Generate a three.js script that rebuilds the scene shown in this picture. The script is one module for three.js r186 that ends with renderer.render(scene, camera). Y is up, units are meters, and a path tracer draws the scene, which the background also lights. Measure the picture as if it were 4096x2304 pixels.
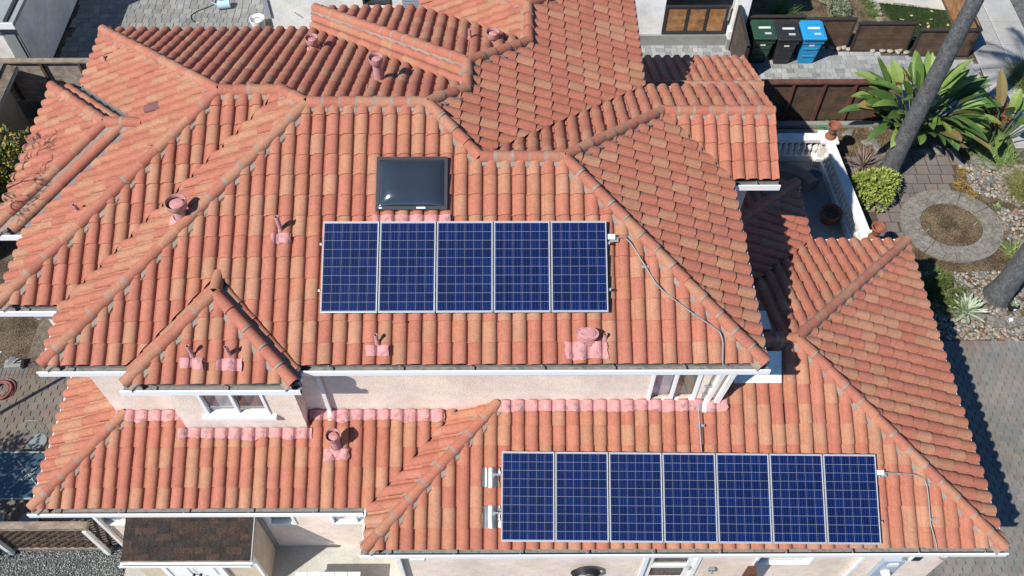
import * as THREE from 'three';
import { Sky } from 'three/addons/objects/Sky.js';
import { RoundedBoxGeometry } from 'three/addons/geometries/RoundedBoxGeometry.js';

// ---------------------------------------------------------------- camera, sky, sun, exposure
const scene = new THREE.Scene();
const EYE = [0.7941, 20.0959, 7.5609], PITCH = 0.963187, YAW = 0.0022, ROLL = -0.0011, FPX = 3642.67;
const camera = new THREE.PerspectiveCamera(35.0993, 1024 / 576, 0.5, 400);
const CF = [Math.sin(YAW) * Math.cos(PITCH), -Math.sin(PITCH), -Math.cos(YAW) * Math.cos(PITCH)];
camera.position.set(...EYE);
camera.lookAt(EYE[0] + CF[0], EYE[1] + CF[1], EYE[2] + CF[2]);
camera.rotateZ(ROLL);
camera.updateMatrixWorld(true);
const LIGHT = new THREE.Vector3(0.519, -0.747, -0.4146).normalize();   // the way the sunlight travels
const sky = new Sky();
sky.name = 'sky'; sky.userData = { kind: 'structure' };
sky.scale.setScalar(300);
const su = sky.material.uniforms;
su.turbidity.value = 2.2; su.rayleigh.value = 1.3; su.mieCoefficient.value = 0.004; su.mieDirectionalG.value = 0.8;
su.sunPosition.value.copy(LIGHT).multiplyScalar(-1);
if (su.cloudCoverage) su.cloudCoverage.value = 0;
scene.add(sky);
scene.environmentIntensity = 0.1;
const sun = new THREE.DirectionalLight(new THREE.Color(1, 0.955, 0.885), 5);
sun.position.copy(LIGHT).multiplyScalar(-60).add(new THREE.Vector3(1, 0, -6));
sun.target.position.set(1, 0, -6);
sun.castShadow = true; sun.shadow.mapSize.set(4096, 4096);
Object.assign(sun.shadow.camera, { left: -26, right: 26, top: 26, bottom: -26, near: 5, far: 130 });
scene.add(sun, sun.target);
const EXPOSURE = 1.25;

// ---------------------------------------------------------------- helpers
let seed = 7;
function rnd() { seed = (seed + 0x6D2B79F5) | 0; let a = Math.imul(seed ^ (seed >>> 15), 1 | seed); a = (a + Math.imul(a ^ (a >>> 7), 61 | a)) ^ a; return ((a ^ (a >>> 14)) >>> 0) / 4294967296; }
const rr = (a, b) => a + (b - a) * rnd();
const pick = a => a[Math.floor(rnd() * a.length)];
const V = (x, y, z) => new THREE.Vector3(x, y, z);
const CR = new THREE.Vector3().setFromMatrixColumn(camera.matrixWorld, 0), CU = new THREE.Vector3().setFromMatrixColumn(camera.matrixWorld, 1), CFv = new THREE.Vector3(...CF), CP = new THREE.Vector3(...EYE);
const ray = (u, v) => CFv.clone().addScaledVector(CR, (u - 2048) / FPX).addScaledVector(CU, -(v - 1152) / FPX);
function onPlane(u, v, a, b, c, k) { const d = ray(u, v); const s = (k - (a * CP.x + b * CP.y + c * CP.z)) / (a * d.x + b * d.y + c * d.z); return CP.clone().addScaledVector(d, s); }
const aty = (u, v, y = 0) => onPlane(u, v, 0, 1, 0, y);
const atz = (u, v, z) => onPlane(u, v, 0, 0, 1, z);
function proj(p) { const d = p.clone().sub(CP), w = d.dot(CFv); return [2048 + FPX * d.dot(CR) / w, 1152 - FPX * d.dot(CU) / w, w]; }

const taken = {};
function numbered(n) { const k = taken[n] = (taken[n] ?? -1) + 1; return k ? n + '_' + String(k).padStart(3, '0') : n; }
function shade(o) { o.castShadow = o.receiveShadow = true; return o; }
function thing(name, label, category, pos = [0, 0, 0], turn = 0, group) {
  const o = new THREE.Group(); o.name = numbered(name); o.position.set(...pos); o.rotation.y = turn;
  o.userData = { label, category }; if (group) o.userData.group = group; scene.add(o); return o;
}
function struct(name, geo, mat) { const m = shade(new THREE.Mesh(geo.geo ? geo.geo() : geo, mat)); m.name = numbered(name); m.userData = { kind: 'structure' }; scene.add(m); return m; }
function part(name, g, mat, parent, label) { const m = shade(new THREE.Mesh(g.geo ? g.geo() : g, mat)); m.name = name; if (label) m.userData.label = label; parent.add(m); return m; }
function grp(name, parent) { const g = new THREE.Group(); g.name = name; parent.add(g); return g; }
const stuff = o => { o.userData.kind = 'stuff'; return o; };

const tv1 = new THREE.Vector3(), tv2 = new THREE.Vector3(), tv3 = new THREE.Vector3();
class MB {
  constructor() { this.P = []; this.N = []; this.U = []; this.C = []; this.col = null; this.hasU = false; }
  tri(a, b, c, n, ua, ub, uc) {
    let na, nb, nc;
    if (n && n.length === 3 && Array.isArray(n[0])) [na, nb, nc] = n;
    else if (n) na = nb = nc = n;
    else { tv1.set(b[0] - a[0], b[1] - a[1], b[2] - a[2]); tv2.set(c[0] - a[0], c[1] - a[1], c[2] - a[2]); tv3.crossVectors(tv1, tv2).normalize(); na = nb = nc = [tv3.x, tv3.y, tv3.z]; }
    this.P.push(...a, ...b, ...c); this.N.push(...na, ...nb, ...nc);
    if (ua) { this.hasU = true; this.U.push(...ua, ...ub, ...uc); }
    else {
      const q = [Math.abs(na[0] + nb[0] + nc[0]), Math.abs(na[1] + nb[1] + nc[1]), Math.abs(na[2] + nb[2] + nc[2])];
      const i = q[1] >= q[0] && q[1] >= q[2] ? [0, 2] : q[0] > q[2] ? [2, 1] : [0, 1];
      for (const p of [a, b, c]) this.U.push(p[i[0]], p[i[1]]);
    }
    if (this.col) for (let k = 0; k < 3; k++) this.C.push(...this.col);
    return this;
  }
  quad(a, b, c, d, n) { if (n && Array.isArray(n[0])) { this.tri(a, b, c, [n[0], n[1], n[2]]); this.tri(a, c, d, [n[0], n[2], n[3]]); } else { this.tri(a, b, c, n); this.tri(a, c, d, n); } return this; }
  box(x0, y0, z0, x1, y1, z1) {
    const p = (i, j, k) => [i ? x1 : x0, j ? y1 : y0, k ? z1 : z0];
    this.quad(p(0, 0, 1), p(1, 0, 1), p(1, 1, 1), p(0, 1, 1)); this.quad(p(1, 0, 0), p(0, 0, 0), p(0, 1, 0), p(1, 1, 0));
    this.quad(p(1, 0, 1), p(1, 0, 0), p(1, 1, 0), p(1, 1, 1)); this.quad(p(0, 0, 0), p(0, 0, 1), p(0, 1, 1), p(0, 1, 0));
    this.quad(p(0, 1, 1), p(1, 1, 1), p(1, 1, 0), p(0, 1, 0)); this.quad(p(0, 0, 0), p(1, 0, 0), p(1, 0, 1), p(0, 0, 1)); return this;
  }
  add(geo, m) {   // any three geometry, moved by matrix m
    let g = geo.index ? geo.toNonIndexed() : geo.clone(); if (m) g.applyMatrix4(m);
    const p = g.attributes.position.array, n = g.attributes.normal.array;
    for (let i = 0; i < p.length; i += 9) this.tri([p[i], p[i + 1], p[i + 2]], [p[i + 3], p[i + 4], p[i + 5]], [p[i + 6], p[i + 7], p[i + 8]],
      [[n[i], n[i + 1], n[i + 2]], [n[i + 3], n[i + 4], n[i + 5]], [n[i + 6], n[i + 7], n[i + 8]]]);
    return this;
  }
  bar(a, b, w, h, up = V(0, 1, 0)) {   // box beam from a to b, width w, height h
    const d = b.clone().sub(a), l = d.length(); d.normalize();
    const s = new THREE.Vector3().crossVectors(up, d); if (s.lengthSq() < 1e-6) s.set(1, 0, 0); s.normalize(); const u = new THREE.Vector3().crossVectors(d, s);
    const m = new THREE.Matrix4().makeBasis(s, u, d).setPosition(a.clone().add(b).multiplyScalar(.5));
    return this.add(new THREE.BoxGeometry(w, h, l), m);
  }
  cyl(a, b, r0, r1, seg = 12, open = false) {
    const d = b.clone().sub(a), l = d.length(); const q = new THREE.Quaternion().setFromUnitVectors(V(0, 1, 0), d.normalize());
    return this.add(new THREE.CylinderGeometry(r1, r0, l, seg, 1, open), new THREE.Matrix4().compose(a.clone().add(b).multiplyScalar(.5), q, V(1, 1, 1)));
  }
  tube(pts, r, seg = 8, n) { return this.add(new THREE.TubeGeometry(new THREE.CatmullRomCurve3(pts, false, 'catmullrom', .2), n || pts.length * 6, r, seg, false)); }
  lathe(prof, seg, m) { return this.add(new THREE.LatheGeometry(prof.map(p => new THREE.Vector2(p[0], p[1])), seg), m); }
  geo() {
    const g = new THREE.BufferGeometry();
    g.setAttribute('position', new THREE.Float32BufferAttribute(this.P, 3)); g.setAttribute('normal', new THREE.Float32BufferAttribute(this.N, 3));
    g.setAttribute('uv', new THREE.Float32BufferAttribute(this.U, 2));
    if (this.C.length) g.setAttribute('color', new THREE.Float32BufferAttribute(this.C, 3));
    return g;
  }
}
const T = (x, y, z, ry = 0, s = 1) => new THREE.Matrix4().compose(V(x, y, z), new THREE.Quaternion().setFromEuler(new THREE.Euler(0, ry, 0)), V(s, s, s));

// ---------------------------------------------------------------- textures and materials
function vnoise(n, s) { const g = new Float32Array(n * n); let q = s; const f = () => { q = (q * 1664525 + 1013904223) >>> 0; return q / 4294967296; }; for (let i = 0; i < g.length; i++) g[i] = f();
  return (u, v) => { const x = (u - Math.floor(u)) * n, y = (v - Math.floor(v)) * n, i = Math.floor(x), j = Math.floor(y), a = x - i, b = y - j, sx = a * a * (3 - 2 * a), sy = b * b * (3 - 2 * b), p = (k, l) => g[((j + l) % n) * n + (i + k) % n];
    return (p(0, 0) * (1 - sx) + p(1, 0) * sx) * (1 - sy) + (p(0, 1) * (1 - sx) + p(1, 1) * sx) * sy; }; }
function tex(size, f, rep = 1, color = true) {
  const d = new Uint8Array(size * size * 4);
  for (let j = 0; j < size; j++) for (let i = 0; i < size; i++) { const c = f(i / size, j / size), o = (j * size + i) * 4; for (let k = 0; k < 3; k++) d[o + k] = Math.max(0, Math.min(255, 255 * (Array.isArray(c) ? c[k] : c))); d[o + 3] = 255; }
  const t = new THREE.DataTexture(d, size, size); t.wrapS = t.wrapT = THREE.RepeatWrapping; t.magFilter = THREE.LinearFilter; t.minFilter = THREE.LinearMipmapLinearFilter; t.generateMipmaps = true;
  t.repeat.set(rep, rep); if (color) t.colorSpace = THREE.SRGBColorSpace; t.needsUpdate = true; return t;
}
const n4 = vnoise(4, 1), n8 = vnoise(8, 2), n16 = vnoise(16, 3), n32 = vnoise(32, 4), n64 = vnoise(64, 5), n128 = vnoise(128, 6), n256 = vnoise(256, 8);
const grain = tex(512, (u, v) => { const b = .87 + .05 * (n8(u, v) - .5) + .06 * (n32(u, v) - .5) + .12 * (n128(u, v) - .5) + .16 * (n256(u, v) - .5); return [b + .02, b, b - .015]; }, .9);
const grainB = tex(256, (u, v) => .5 * n128(u, v) + .5 * n64(u, v), 1.6, false);
const blotch = tex(512, (u, v) => { const a = .45 * n4(u, v) + .3 * n16(u, v) + .25 * n64(u, v); const b = .88 + .2 * (a - .45) + .10 * (n256(u, v) - .5); return [b + .01, b, b - .02 + .04 * (n8(u, v) - .5)]; }, .4);
const stuccoB = tex(512, (u, v) => { const a = n64(u, v), b = n128(u, v); return Math.min(1, Math.pow(Math.abs(a - .5) * 2, .6) * .6 + b * .5); }, .8, false);
const scuff = tex(512, (u, v) => { const a = .5 * n8(u, v) + .3 * n32(u, v) + .2 * n128(u, v), k = Math.max(0, Math.min(1, (a - .63) * 6)), b = .90 + .16 * (n16(u, v) - .5) + .08 * (n256(u, v) - .5); return [b * (1 - .32 * k), b * (1 - .2 * k), b * (1 - .18 * k)]; }, .9);
const coarse = tex(512, (u, v) => { const b = .72 + .5 * (n256(u, v) - .5) + .25 * (n64(u, v) - .5) + .2 * (n16(u, v) - .5); return [b + .02, b, b - .03]; }, .7);
const woodT = tex(512, (u, v) => { const w = n8(u * 1, v * 1); const g = n256(u * .25, v) * .5 + n64(u * .25, v) * .5; const b = .74 + .35 * (g - .5) + .22 * (w - .5); return [b + .02, b, b - .02]; }, .8);
const mulchT = tex(512, (u, v) => { const b = .55 + .8 * (n256(u, v) - .5) + .4 * (n128(u, v) - .5) + .3 * (n8(u, v) - .5); const y = n128(v, u) > .72 ? .22 : 0; return [b + y, b + y * .85 - .03, b + y * .5 - .08]; }, .5);
const lin = (r, g, b) => new THREE.Color().setRGB(r, g, b);
function mat(r, g, b, o = {}) { return new THREE.MeshStandardMaterial({ color: lin(r, g, b), roughness: .85, ...o }); }
const M = {
  tile: mat(1.35, 1.35, 1.35, { vertexColors: true, map: grain, bumpMap: grainB, bumpScale: .003, roughness: .88 }),
  deck: mat(.42, .33, .24, { map: woodT, roughness: .9 }), metal: mat(.45, .47, .49, { metalness: .6, roughness: .45 }), valley: mat(.17, .165, .16, { roughness: .7 }),
  mortar: mat(.35, .28, .235, { map: blotch, bumpMap: grainB, bumpScale: .004, roughness: .95 }),
  stucco: mat(.98, .82, .72, { map: blotch, bumpMap: stuccoB, bumpScale: .006, roughness: .92 }),
  white: mat(.80, .80, .79, { roughness: .45 }), whiteOld: mat(.95, .95, .93, { map: blotch, roughness: .6 }),
  pink: mat(.68, .31, .295, { map: scuff, bumpMap: stuccoB, bumpScale: .008, roughness: .8 }), pinkMetal: mat(.60, .32, .32, { map: blotch, roughness: .75 }),
  gutterIn: mat(.26, .25, .235, { map: scuff, roughness: .8 }), alu: mat(.47, .48, .50, { metalness: .5, roughness: .45 }), galv: mat(.27, .275, .28, { metalness: .3, roughness: .55 }),
  black: mat(.018, .018, .02, { roughness: .5 }), darkFrame: mat(.035, .036, .04, { roughness: .4 }),
  foil: mat(.34, .345, .355, { metalness: .8, roughness: .42, map: blotch }),
  glass: new THREE.MeshPhysicalMaterial({ color: 0xffffff, transmission: 1, thickness: 0, roughness: .02, ior: 1.5 }),
  curtain: mat(.40, .44, .50, { map: blotch }), room: mat(.10, .10, .11), concrete: mat(.56, .555, .52, { map: blotch, bumpMap: grainB, bumpScale: .004 }),
  greyConcrete: mat(.32, .33, .325, { map: blotch }), asphalt: mat(.20, .21, .22, { map: coarse }), soil: mat(.30, .24, .17, { map: mulchT, bumpMap: grainB, bumpScale: .02 }), mulch: mat(.42, .33, .22, { map: mulchT, bumpMap: coarse, bumpScale: .03 }),
  redwood: mat(.20, .075, .05, { map: woodT }), oldWood: mat(.42, .34, .27, { map: woodT }), darkWood: mat(.15, .095, .06, { map: woodT }), cedar: mat(.58, .30, .13, { map: woodT, roughness: .6 }), blackTrim: mat(.03, .026, .024, { roughness: .7 }),
  paver: mat(.95, .95, .95, { vertexColors: true, map: blotch, bumpMap: grainB, bumpScale: .004, roughness: .92 }), sand: mat(.17, .155, .13, { map: coarse }),
  shingle: mat(1.2, 1.2, 1.2, { vertexColors: true, map: coarse, roughness: .97 }), leaf: new THREE.MeshPhysicalMaterial({ vertexColors: true, roughness: .55, side: THREE.DoubleSide, transmission: .12, thickness: 0 }),
  leafMatte: mat(1, 1, 1, { vertexColors: true, roughness: .75, side: THREE.DoubleSide }), bark: mat(.21, .225, .25, { map: coarse, bumpMap: stuccoB, bumpScale: .02, roughness: .95 }), twig: mat(.08, .055, .04),
  terra: mat(.32, .115, .07, { map: blotch, roughness: .85 }), stone: mat(1, 1, 1, { vertexColors: true, map: blotch, roughness: .85 }), slab: mat(.36, .35, .32, { map: coarse, bumpMap: grainB, bumpScale: .008 }),
};
// ---------------------------------------------------------------- the house: plan of eaves in metres (x east, z towards the viewer)
const t = 0.4396, CA = 1 / Math.sqrt(1 + t * t), SA = t * CA, H2 = 6.2213, H1 = 3.243;
const S = -.4505, XW2 = -7.4074, XE2 = 5.241, XE1 = 3.6963, N0 = -9.325, N2 = -7.3806, XW0 = -8.5817, S0 = -1.7163, NJ = -10.0812, XJ = -3.7813, SB = -.072, XB1 = -5.8661, XB2 = -2.9505;
const XW3 = -9.2226, S3 = -3.4895, N3W = -7.455, X6 = -1.32, N6 = -11.3, SG = -4.72, XG = 6.2;
const S1A = .9958, S1B = 1.8201, XL1 = -8.4469, XJ1 = -1.9591, XE3 = 10.0259, N3 = -5.432, N4 = -7.2502, XE4 = 7.7709, SW = -.70;
const PN = -11.75, PR = -9.7, PX = 7.15;
const upperRects = [
  { x0: XW2, x1: XE1, z0: N0, z1: S }, { x0: XW0, x1: XE1, z0: N0, z1: S0 }, { x0: XW2, x1: XE2, z0: N2, z1: S }, { x0: XJ, x1: XE1, z0: NJ, z1: S },
  { x0: X6, x1: XE1, z0: N6, z1: S }, { x0: XW3, x1: XE1, z0: N3W, z1: S3 }, { x0: XB1, x1: XB2, z0: -6, z1: SB }, { x0: 1.5, x1: XG, z0: N2, z1: SG, gable: true }];
const lowerRects = [
  { x0: XL1, x1: 3, z0: -6, z1: S1A }, { x0: XJ1, x1: XE3, z0: N3, z1: S1B }, { x0: 0, x1: XE4, z0: N4, z1: -1.2 }, { x0: 3.3, x1: PX, z0: PN, z1: 2 * PR - PN, gable: true }];
const inRects = (rs, x, z) => rs.some(r => x > r.x0 && x < r.x1 && z > r.z0 && z < r.z1);
function sees(p) {   // in the frame and not behind one of the roofs
  const q = proj(p); if (q[0] < -20 || q[0] > 4116 || q[1] < -20 || q[1] > 2324) return false;
  for (const [rs, h] of [[lowerRects, H1], [upperRects, H2]]) if (p.y < h - .05) { const s = (h - p.y) / (CP.y - p.y), x = p.x + (CP.x - p.x) * s, z = p.z + (CP.z - p.z) * s; if (inRects(rs, x, z)) return false; }
  return true;
}
// planes as height above the eave: a x + b z + c
const SIDES = { W: r => [t, 0, -t * r.x0], E: r => [-t, 0, t * r.x1], N: r => [0, t, -t * r.z0], S: r => [0, -t, t * r.z1] };
const COORD = { W: r => r.x0, E: r => r.x1, N: r => r.z0, S: r => r.z1 };
const sidesOf = r => r.gable ? ['N', 'S'] : ['W', 'E', 'N', 'S'];
function clip(poly, h) { const o = []; for (let i = 0; i < poly.length; i++) { const p = poly[i], q = poly[(i + 1) % poly.length], a = h[0] * p[0] + h[1] * p[1] + h[2], b = h[0] * q[0] + h[1] * q[1] + h[2]; if (a >= 0) o.push(p); if ((a > 0 && b < 0) || (a < 0 && b > 0)) { const s = a / (a - b); o.push([p[0] + (q[0] - p[0]) * s, p[1] + (q[1] - p[1]) * s]); } } return o; }
function area(p) { let s = 0; for (let i = 0; i < p.length; i++) { const a = p[i], b = p[(i + 1) % p.length]; s += a[0] * b[1] - a[1] * b[0]; } return Math.abs(s) / 2; }
function subtract(polys, hs) { const out = []; for (let poly of polys) { for (const h of hs) { const o = clip(poly, [-h[0], -h[1], -h[2]]); if (o.length > 2 && area(o) > 1e-3) out.push(o); poly = clip(poly, h); if (poly.length < 3) break; } } return out; }
function faces(rects, margin, holes = []) {
  const done = {}, out = [];
  rects.forEach((r, ri) => { for (const sd of sidesOf(r)) {
    const key = sd + COORD[sd](r).toFixed(3), me = SIDES[sd](r);
    const hs = sidesOf(r).filter(k => k !== sd).map(k => { const o = SIDES[k](r); return [o[0] - me[0], o[1] - me[1], o[2] - me[2]]; });
    let poly = [[r.x0, r.z0], [r.x1, r.z0], [r.x1, r.z1], [r.x0, r.z1]]; for (const h of hs) poly = clip(poly, h);
    if (poly.length < 3) continue;
    const bounds = [[1, 0, -r.x0], [-1, 0, r.x1], [0, 1, -r.z0], [0, -1, r.z1]];
    let polys = [poly];
    for (const d of done[key] || []) polys = subtract(polys, d);
    rects.forEach((q, qi) => { if (qi === ri || sidesOf(q).some(k => k + COORD[k](q).toFixed(3) === key)) return;
      const hh = sidesOf(q).map(k => { const o = SIDES[k](q); return [o[0] - me[0], o[1] - me[1], o[2] - me[2] + margin * t]; });
      if (q.gable) hh.push([1, 0, -q.x0], [-1, 0, q.x1]);
      polys = subtract(polys, hh); });
    for (const h of holes) polys = subtract(polys, h);
    (done[key] = done[key] || []).push([...hs, ...bounds]);
    const f = out.find(o => o.key === key) || (out.push({ key, sd, c: COORD[sd](r), polys: [] }), out[out.length - 1]);
    f.polys.push(...polys.filter(p => p.length > 2 && area(p) > .002));
  } });
  return out;
}
// face coordinates: a along the eave (to the right when looking up the slope), v up the slope in plan
const toAV = { S: (c, x, z) => [x, c - z], N: (c, x, z) => [-x, z - c], W: (c, x, z) => [z, x - c], E: (c, x, z) => [-z, c - x] };
const place = { S: (c, H, a, v, h) => [a, H + t * v + h * CA, c - v + h * SA], N: (c, H, a, v, h) => [-a, H + t * v + h * CA, c + v - h * SA], W: (c, H, a, v, h) => [c + v - h * SA, H + t * v + h * CA, a], E: (c, H, a, v, h) => [c - v + h * SA, H + t * v + h * CA, -a] };
const basis = { S: [[1, 0, 0], [0, SA, -CA], [0, CA, SA]], N: [[-1, 0, 0], [0, SA, CA], [0, CA, -SA]], W: [[0, 0, 1], [CA, SA, 0], [-SA, CA, 0]], E: [[0, 0, -1], [-CA, SA, 0], [SA, CA, 0]] };
const dirOf = (sd, n) => { const b = basis[sd]; return [0, 1, 2].map(i => n[0] * b[0][i] + n[1] * b[1][i] + n[2] * b[2][i]); };

// S-tile section: a narrow pan and a wide barrel
const TW = .2635, TE = .385, BH = .088;
const prof = []; for (const [f, h] of [[0, .014], [.07, .004], [.16, .003], [.23, .012]]) prof.push([f * TW, h]);
for (const d of [14, 38, 64, 90, 116, 142, 166]) { const a = d * Math.PI / 180; prof.push([(.62 - .37 * Math.cos(a)) * TW, .012 + (BH - .012) * Math.pow(Math.sin(a), .85)]); }
prof.push([1.0 * TW, .014]);
function profH(a) { let q = a % TW; if (q < 0) q += TW; for (let i = 0; i < prof.length - 1; i++) if (q <= prof[i + 1][0]) { const s = (q - prof[i][0]) / (prof[i + 1][0] - prof[i][0]); return prof[i][1] + (prof[i + 1][1] - prof[i][1]) * s; } return .014; }
const profN = prof.map((p, i) => { const a = prof[Math.max(0, i - 1)], b = prof[Math.min(prof.length - 1, i + 1)], dx = b[0] - a[0], dy = b[1] - a[1], l = Math.hypot(dx, dy); return [-dy / l, dx / l]; });
const reds = [[.362, .136, .088], [.372, .144, .095], [.352, .127, .082], [.365, .14, .089]], tans = [[.368, .18, .108], [.378, .19, .117], [.362, .17, .102], [.368, .185, .114]];
function tileColour() { const k = rnd(); let c = k < .54 ? pick(reds) : k < .88 ? pick(tans) : [.365, .153, .09]; const b = rr(.95, 1.05); return c.map(q => q * b); }
const tiles = [];   // { p, n, u, col, centre, size }
function layTiles(faceList, H, shiftOf) {
  for (const f of faceList) {
    const pl = f.polys.map(p => p.map(([x, z]) => toAV[f.sd](f.c, x, z))).map(p => { let s = 0; p.forEach((a, i) => { const b = p[(i + 1) % p.length]; s += a[0] * b[1] - a[1] * b[0]; }); return s < 0 ? p.reverse() : p; });
    const hp = pl.map(p => p.map((a, i) => { const b = p[(i + 1) % p.length]; const l = Math.hypot(b[0] - a[0], b[1] - a[1]) || 1; return [-(b[1] - a[1]) / l, (b[0] - a[0]) / l, ((b[1] - a[1]) * a[0] - (b[0] - a[0]) * a[1]) / l]; }));
    let a0 = 1e9, a1 = -1e9, v1 = 0; for (const p of pl) for (const q of p) { a0 = Math.min(a0, q[0]); a1 = Math.max(a1, q[0]); v1 = Math.max(v1, q[1]); }
    const sh = shiftOf ? shiftOf(f) : 0;
    for (let k = Math.floor((a0 - sh) / TW) - 1; k * TW + sh < a1; k++) for (let m = 0; m * TE * CA < v1; m++) {
      const aL = k * TW + sh, s0 = m * TE, s1 = (m + 1) * TE + .05;
      const inside = pl.map((p, i) => { let all = true, none = false; for (const h of hp[i]) { let mx = -1e9, mn = 1e9; for (const [a, s] of [[aL, s0], [aL + TW, s0], [aL, s1], [aL + TW, s1]]) { const d = h[0] * a + h[1] * s * CA + h[2]; mx = Math.max(mx, d); mn = Math.min(mn, d); } if (mx <= 0.002) none = true; if (mn < 0) all = false; } return none ? 0 : all ? 2 : 1; });
      if (!inside.some(x => x)) continue;
      const wob = (n16(k * .137 + sh, m * .083) - .5) * .012, slip = rnd() < .02 ? -rr(.012, .03) : 0, ja = rr(-.005, .005) + wob, js = (m === 0 ? rr(-.008, .008) : rr(-.011, .011)) + slip, jh = rr(-.004, .004), lo = .042 + jh, hi = .006 + jh, slopeN = (lo - hi) / (s1 - s0);
      const P = [], N = [], U = []; let area2 = 0; const uo = rnd() * 7, vo = rnd() * 7;
      const emit = (poly) => { for (let i = 1; i < poly.length - 1; i++) for (const q of [poly[0], poly[i], poly[i + 1]]) { P.push(...place[f.sd](f.c, H, q[0], q[1], q[2])); N.push(...dirOf(f.sd, [q[3], q[4], q[5]])); U.push(q[0] + uo, q[1] + vo + q[2]); } };
      const cut = (poly, i) => { if (inside[i] === 2) return poly; for (const h of hp[i]) { const o = []; for (let e = 0; e < poly.length; e++) { const p = poly[e], q = poly[(e + 1) % poly.length], a = h[0] * p[0] + h[1] * p[1] + h[2], b = h[0] * q[0] + h[1] * q[1] + h[2]; if (a >= 0) o.push(p); if ((a > 0 && b < 0) || (a < 0 && b > 0)) { const s = a / (a - b); o.push(p.map((x, j) => x + (q[j] - x) * s)); } } poly = o; if (poly.length < 3) return null; } return poly; };
      for (let i = 0; i < prof.length - 1; i++) {
        const A = prof[i], B = prof[i + 1], nA = profN[i], nB = profN[i + 1];
        const q = (p, s, h, n, nn) => [aL + p[0] + ja, (s + js) * CA, p[1] + h, ...(nn || [n[0], slopeN, n[1]])];
        const top = [q(A, s0, lo, nA), q(B, s0, lo, nB), q(B, s1, hi, nB), q(A, s1, hi, nA)];
        const ln = [0, -1, 0];
        const lip = [q(A, s0, lo - .018, 0, ln), q(B, s0, lo - .018, 0, ln), q(B, s0, lo, 0, ln), q(A, s0, lo, 0, ln)];
        for (let j = 0; j < pl.length; j++) if (inside[j]) { const a = cut(top, j); if (a) { emit(a); let s = 0; for (let e = 0; e < a.length; e++) { const b = a[(e + 1) % a.length]; s += a[e][0] * b[1] - a[e][1] * b[0]; } area2 += Math.abs(s) / 2; } const b = cut(lip, j); if (b) emit(b); }
      }
      if (P.length && area2 > .001) { const c = V(0, 0, 0); for (let i = 0; i < P.length; i += 3) c.add(tv1.set(P[i], P[i + 1], P[i + 2])); c.multiplyScalar(3 / P.length); tiles.push({ P, N, U, col: tileColour(), c, area2, nrm: V(...basis[f.sd][2]) }); }
    }
  }
}
const house = thing('house', 'two storey pink stucco house with terracotta tile hip roofs', 'house');
// deck under the tiles
const deck = new MB();
const dropRect = (x0, x1, z0, z1) => [[1, 0, -x0], [-1, 0, x1], [0, 1, -z0], [0, -1, z1]];
function addDeck(fs, H) { for (const f of fs) for (const p of f.polys) { const q = p.map(([x, z]) => { const [a, v] = toAV[f.sd](f.c, x, z); return place[f.sd](f.c, H, a, v, -.012); }); for (let i = 1; i < q.length - 1; i++) { deck.tri(q[0], q[i], q[i + 1], basis[f.sd][2]); } } }
addDeck(faces(upperRects, 0), H2); 
const bodyHole = [dropRect(XW2 + .5, 4.75, N2 + .4, SW - .05)];
addDeck(faces(lowerRects, 0, bodyHole), H1);
const roof = part('roof', deck, M.deck, house);
const slivers = new Set(['W' + XJ.toFixed(3), 'E' + XB2.toFixed(3), 'W' + XB1.toFixed(3), 'N' + N3W.toFixed(3), 'S' + S3.toFixed(3)]);
layTiles(faces(upperRects, .035).filter(f => !slivers.has(f.key)), H2, f => f.key === 'S' + S.toFixed(3) ? -7.36 : f.key === 'S' + SB.toFixed(3) ? 0 : rnd() * TW);
layTiles(faces(lowerRects, .035, [...bodyHole, dropRect(-5.55, -3.19, -2, -.38)]), H1, f => f.sd === 'S' ? 0 : rnd() * TW);

{ const d = onPlane(612, 425, -t, 1, 0, H2 - t * XW0); let best = tiles[0]; for (const q of tiles) if (q.c.distanceTo(d) < best.c.distanceTo(d)) best = q; best.col = [.17, .075, .075]; }   // the one dark replacement tile
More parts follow.
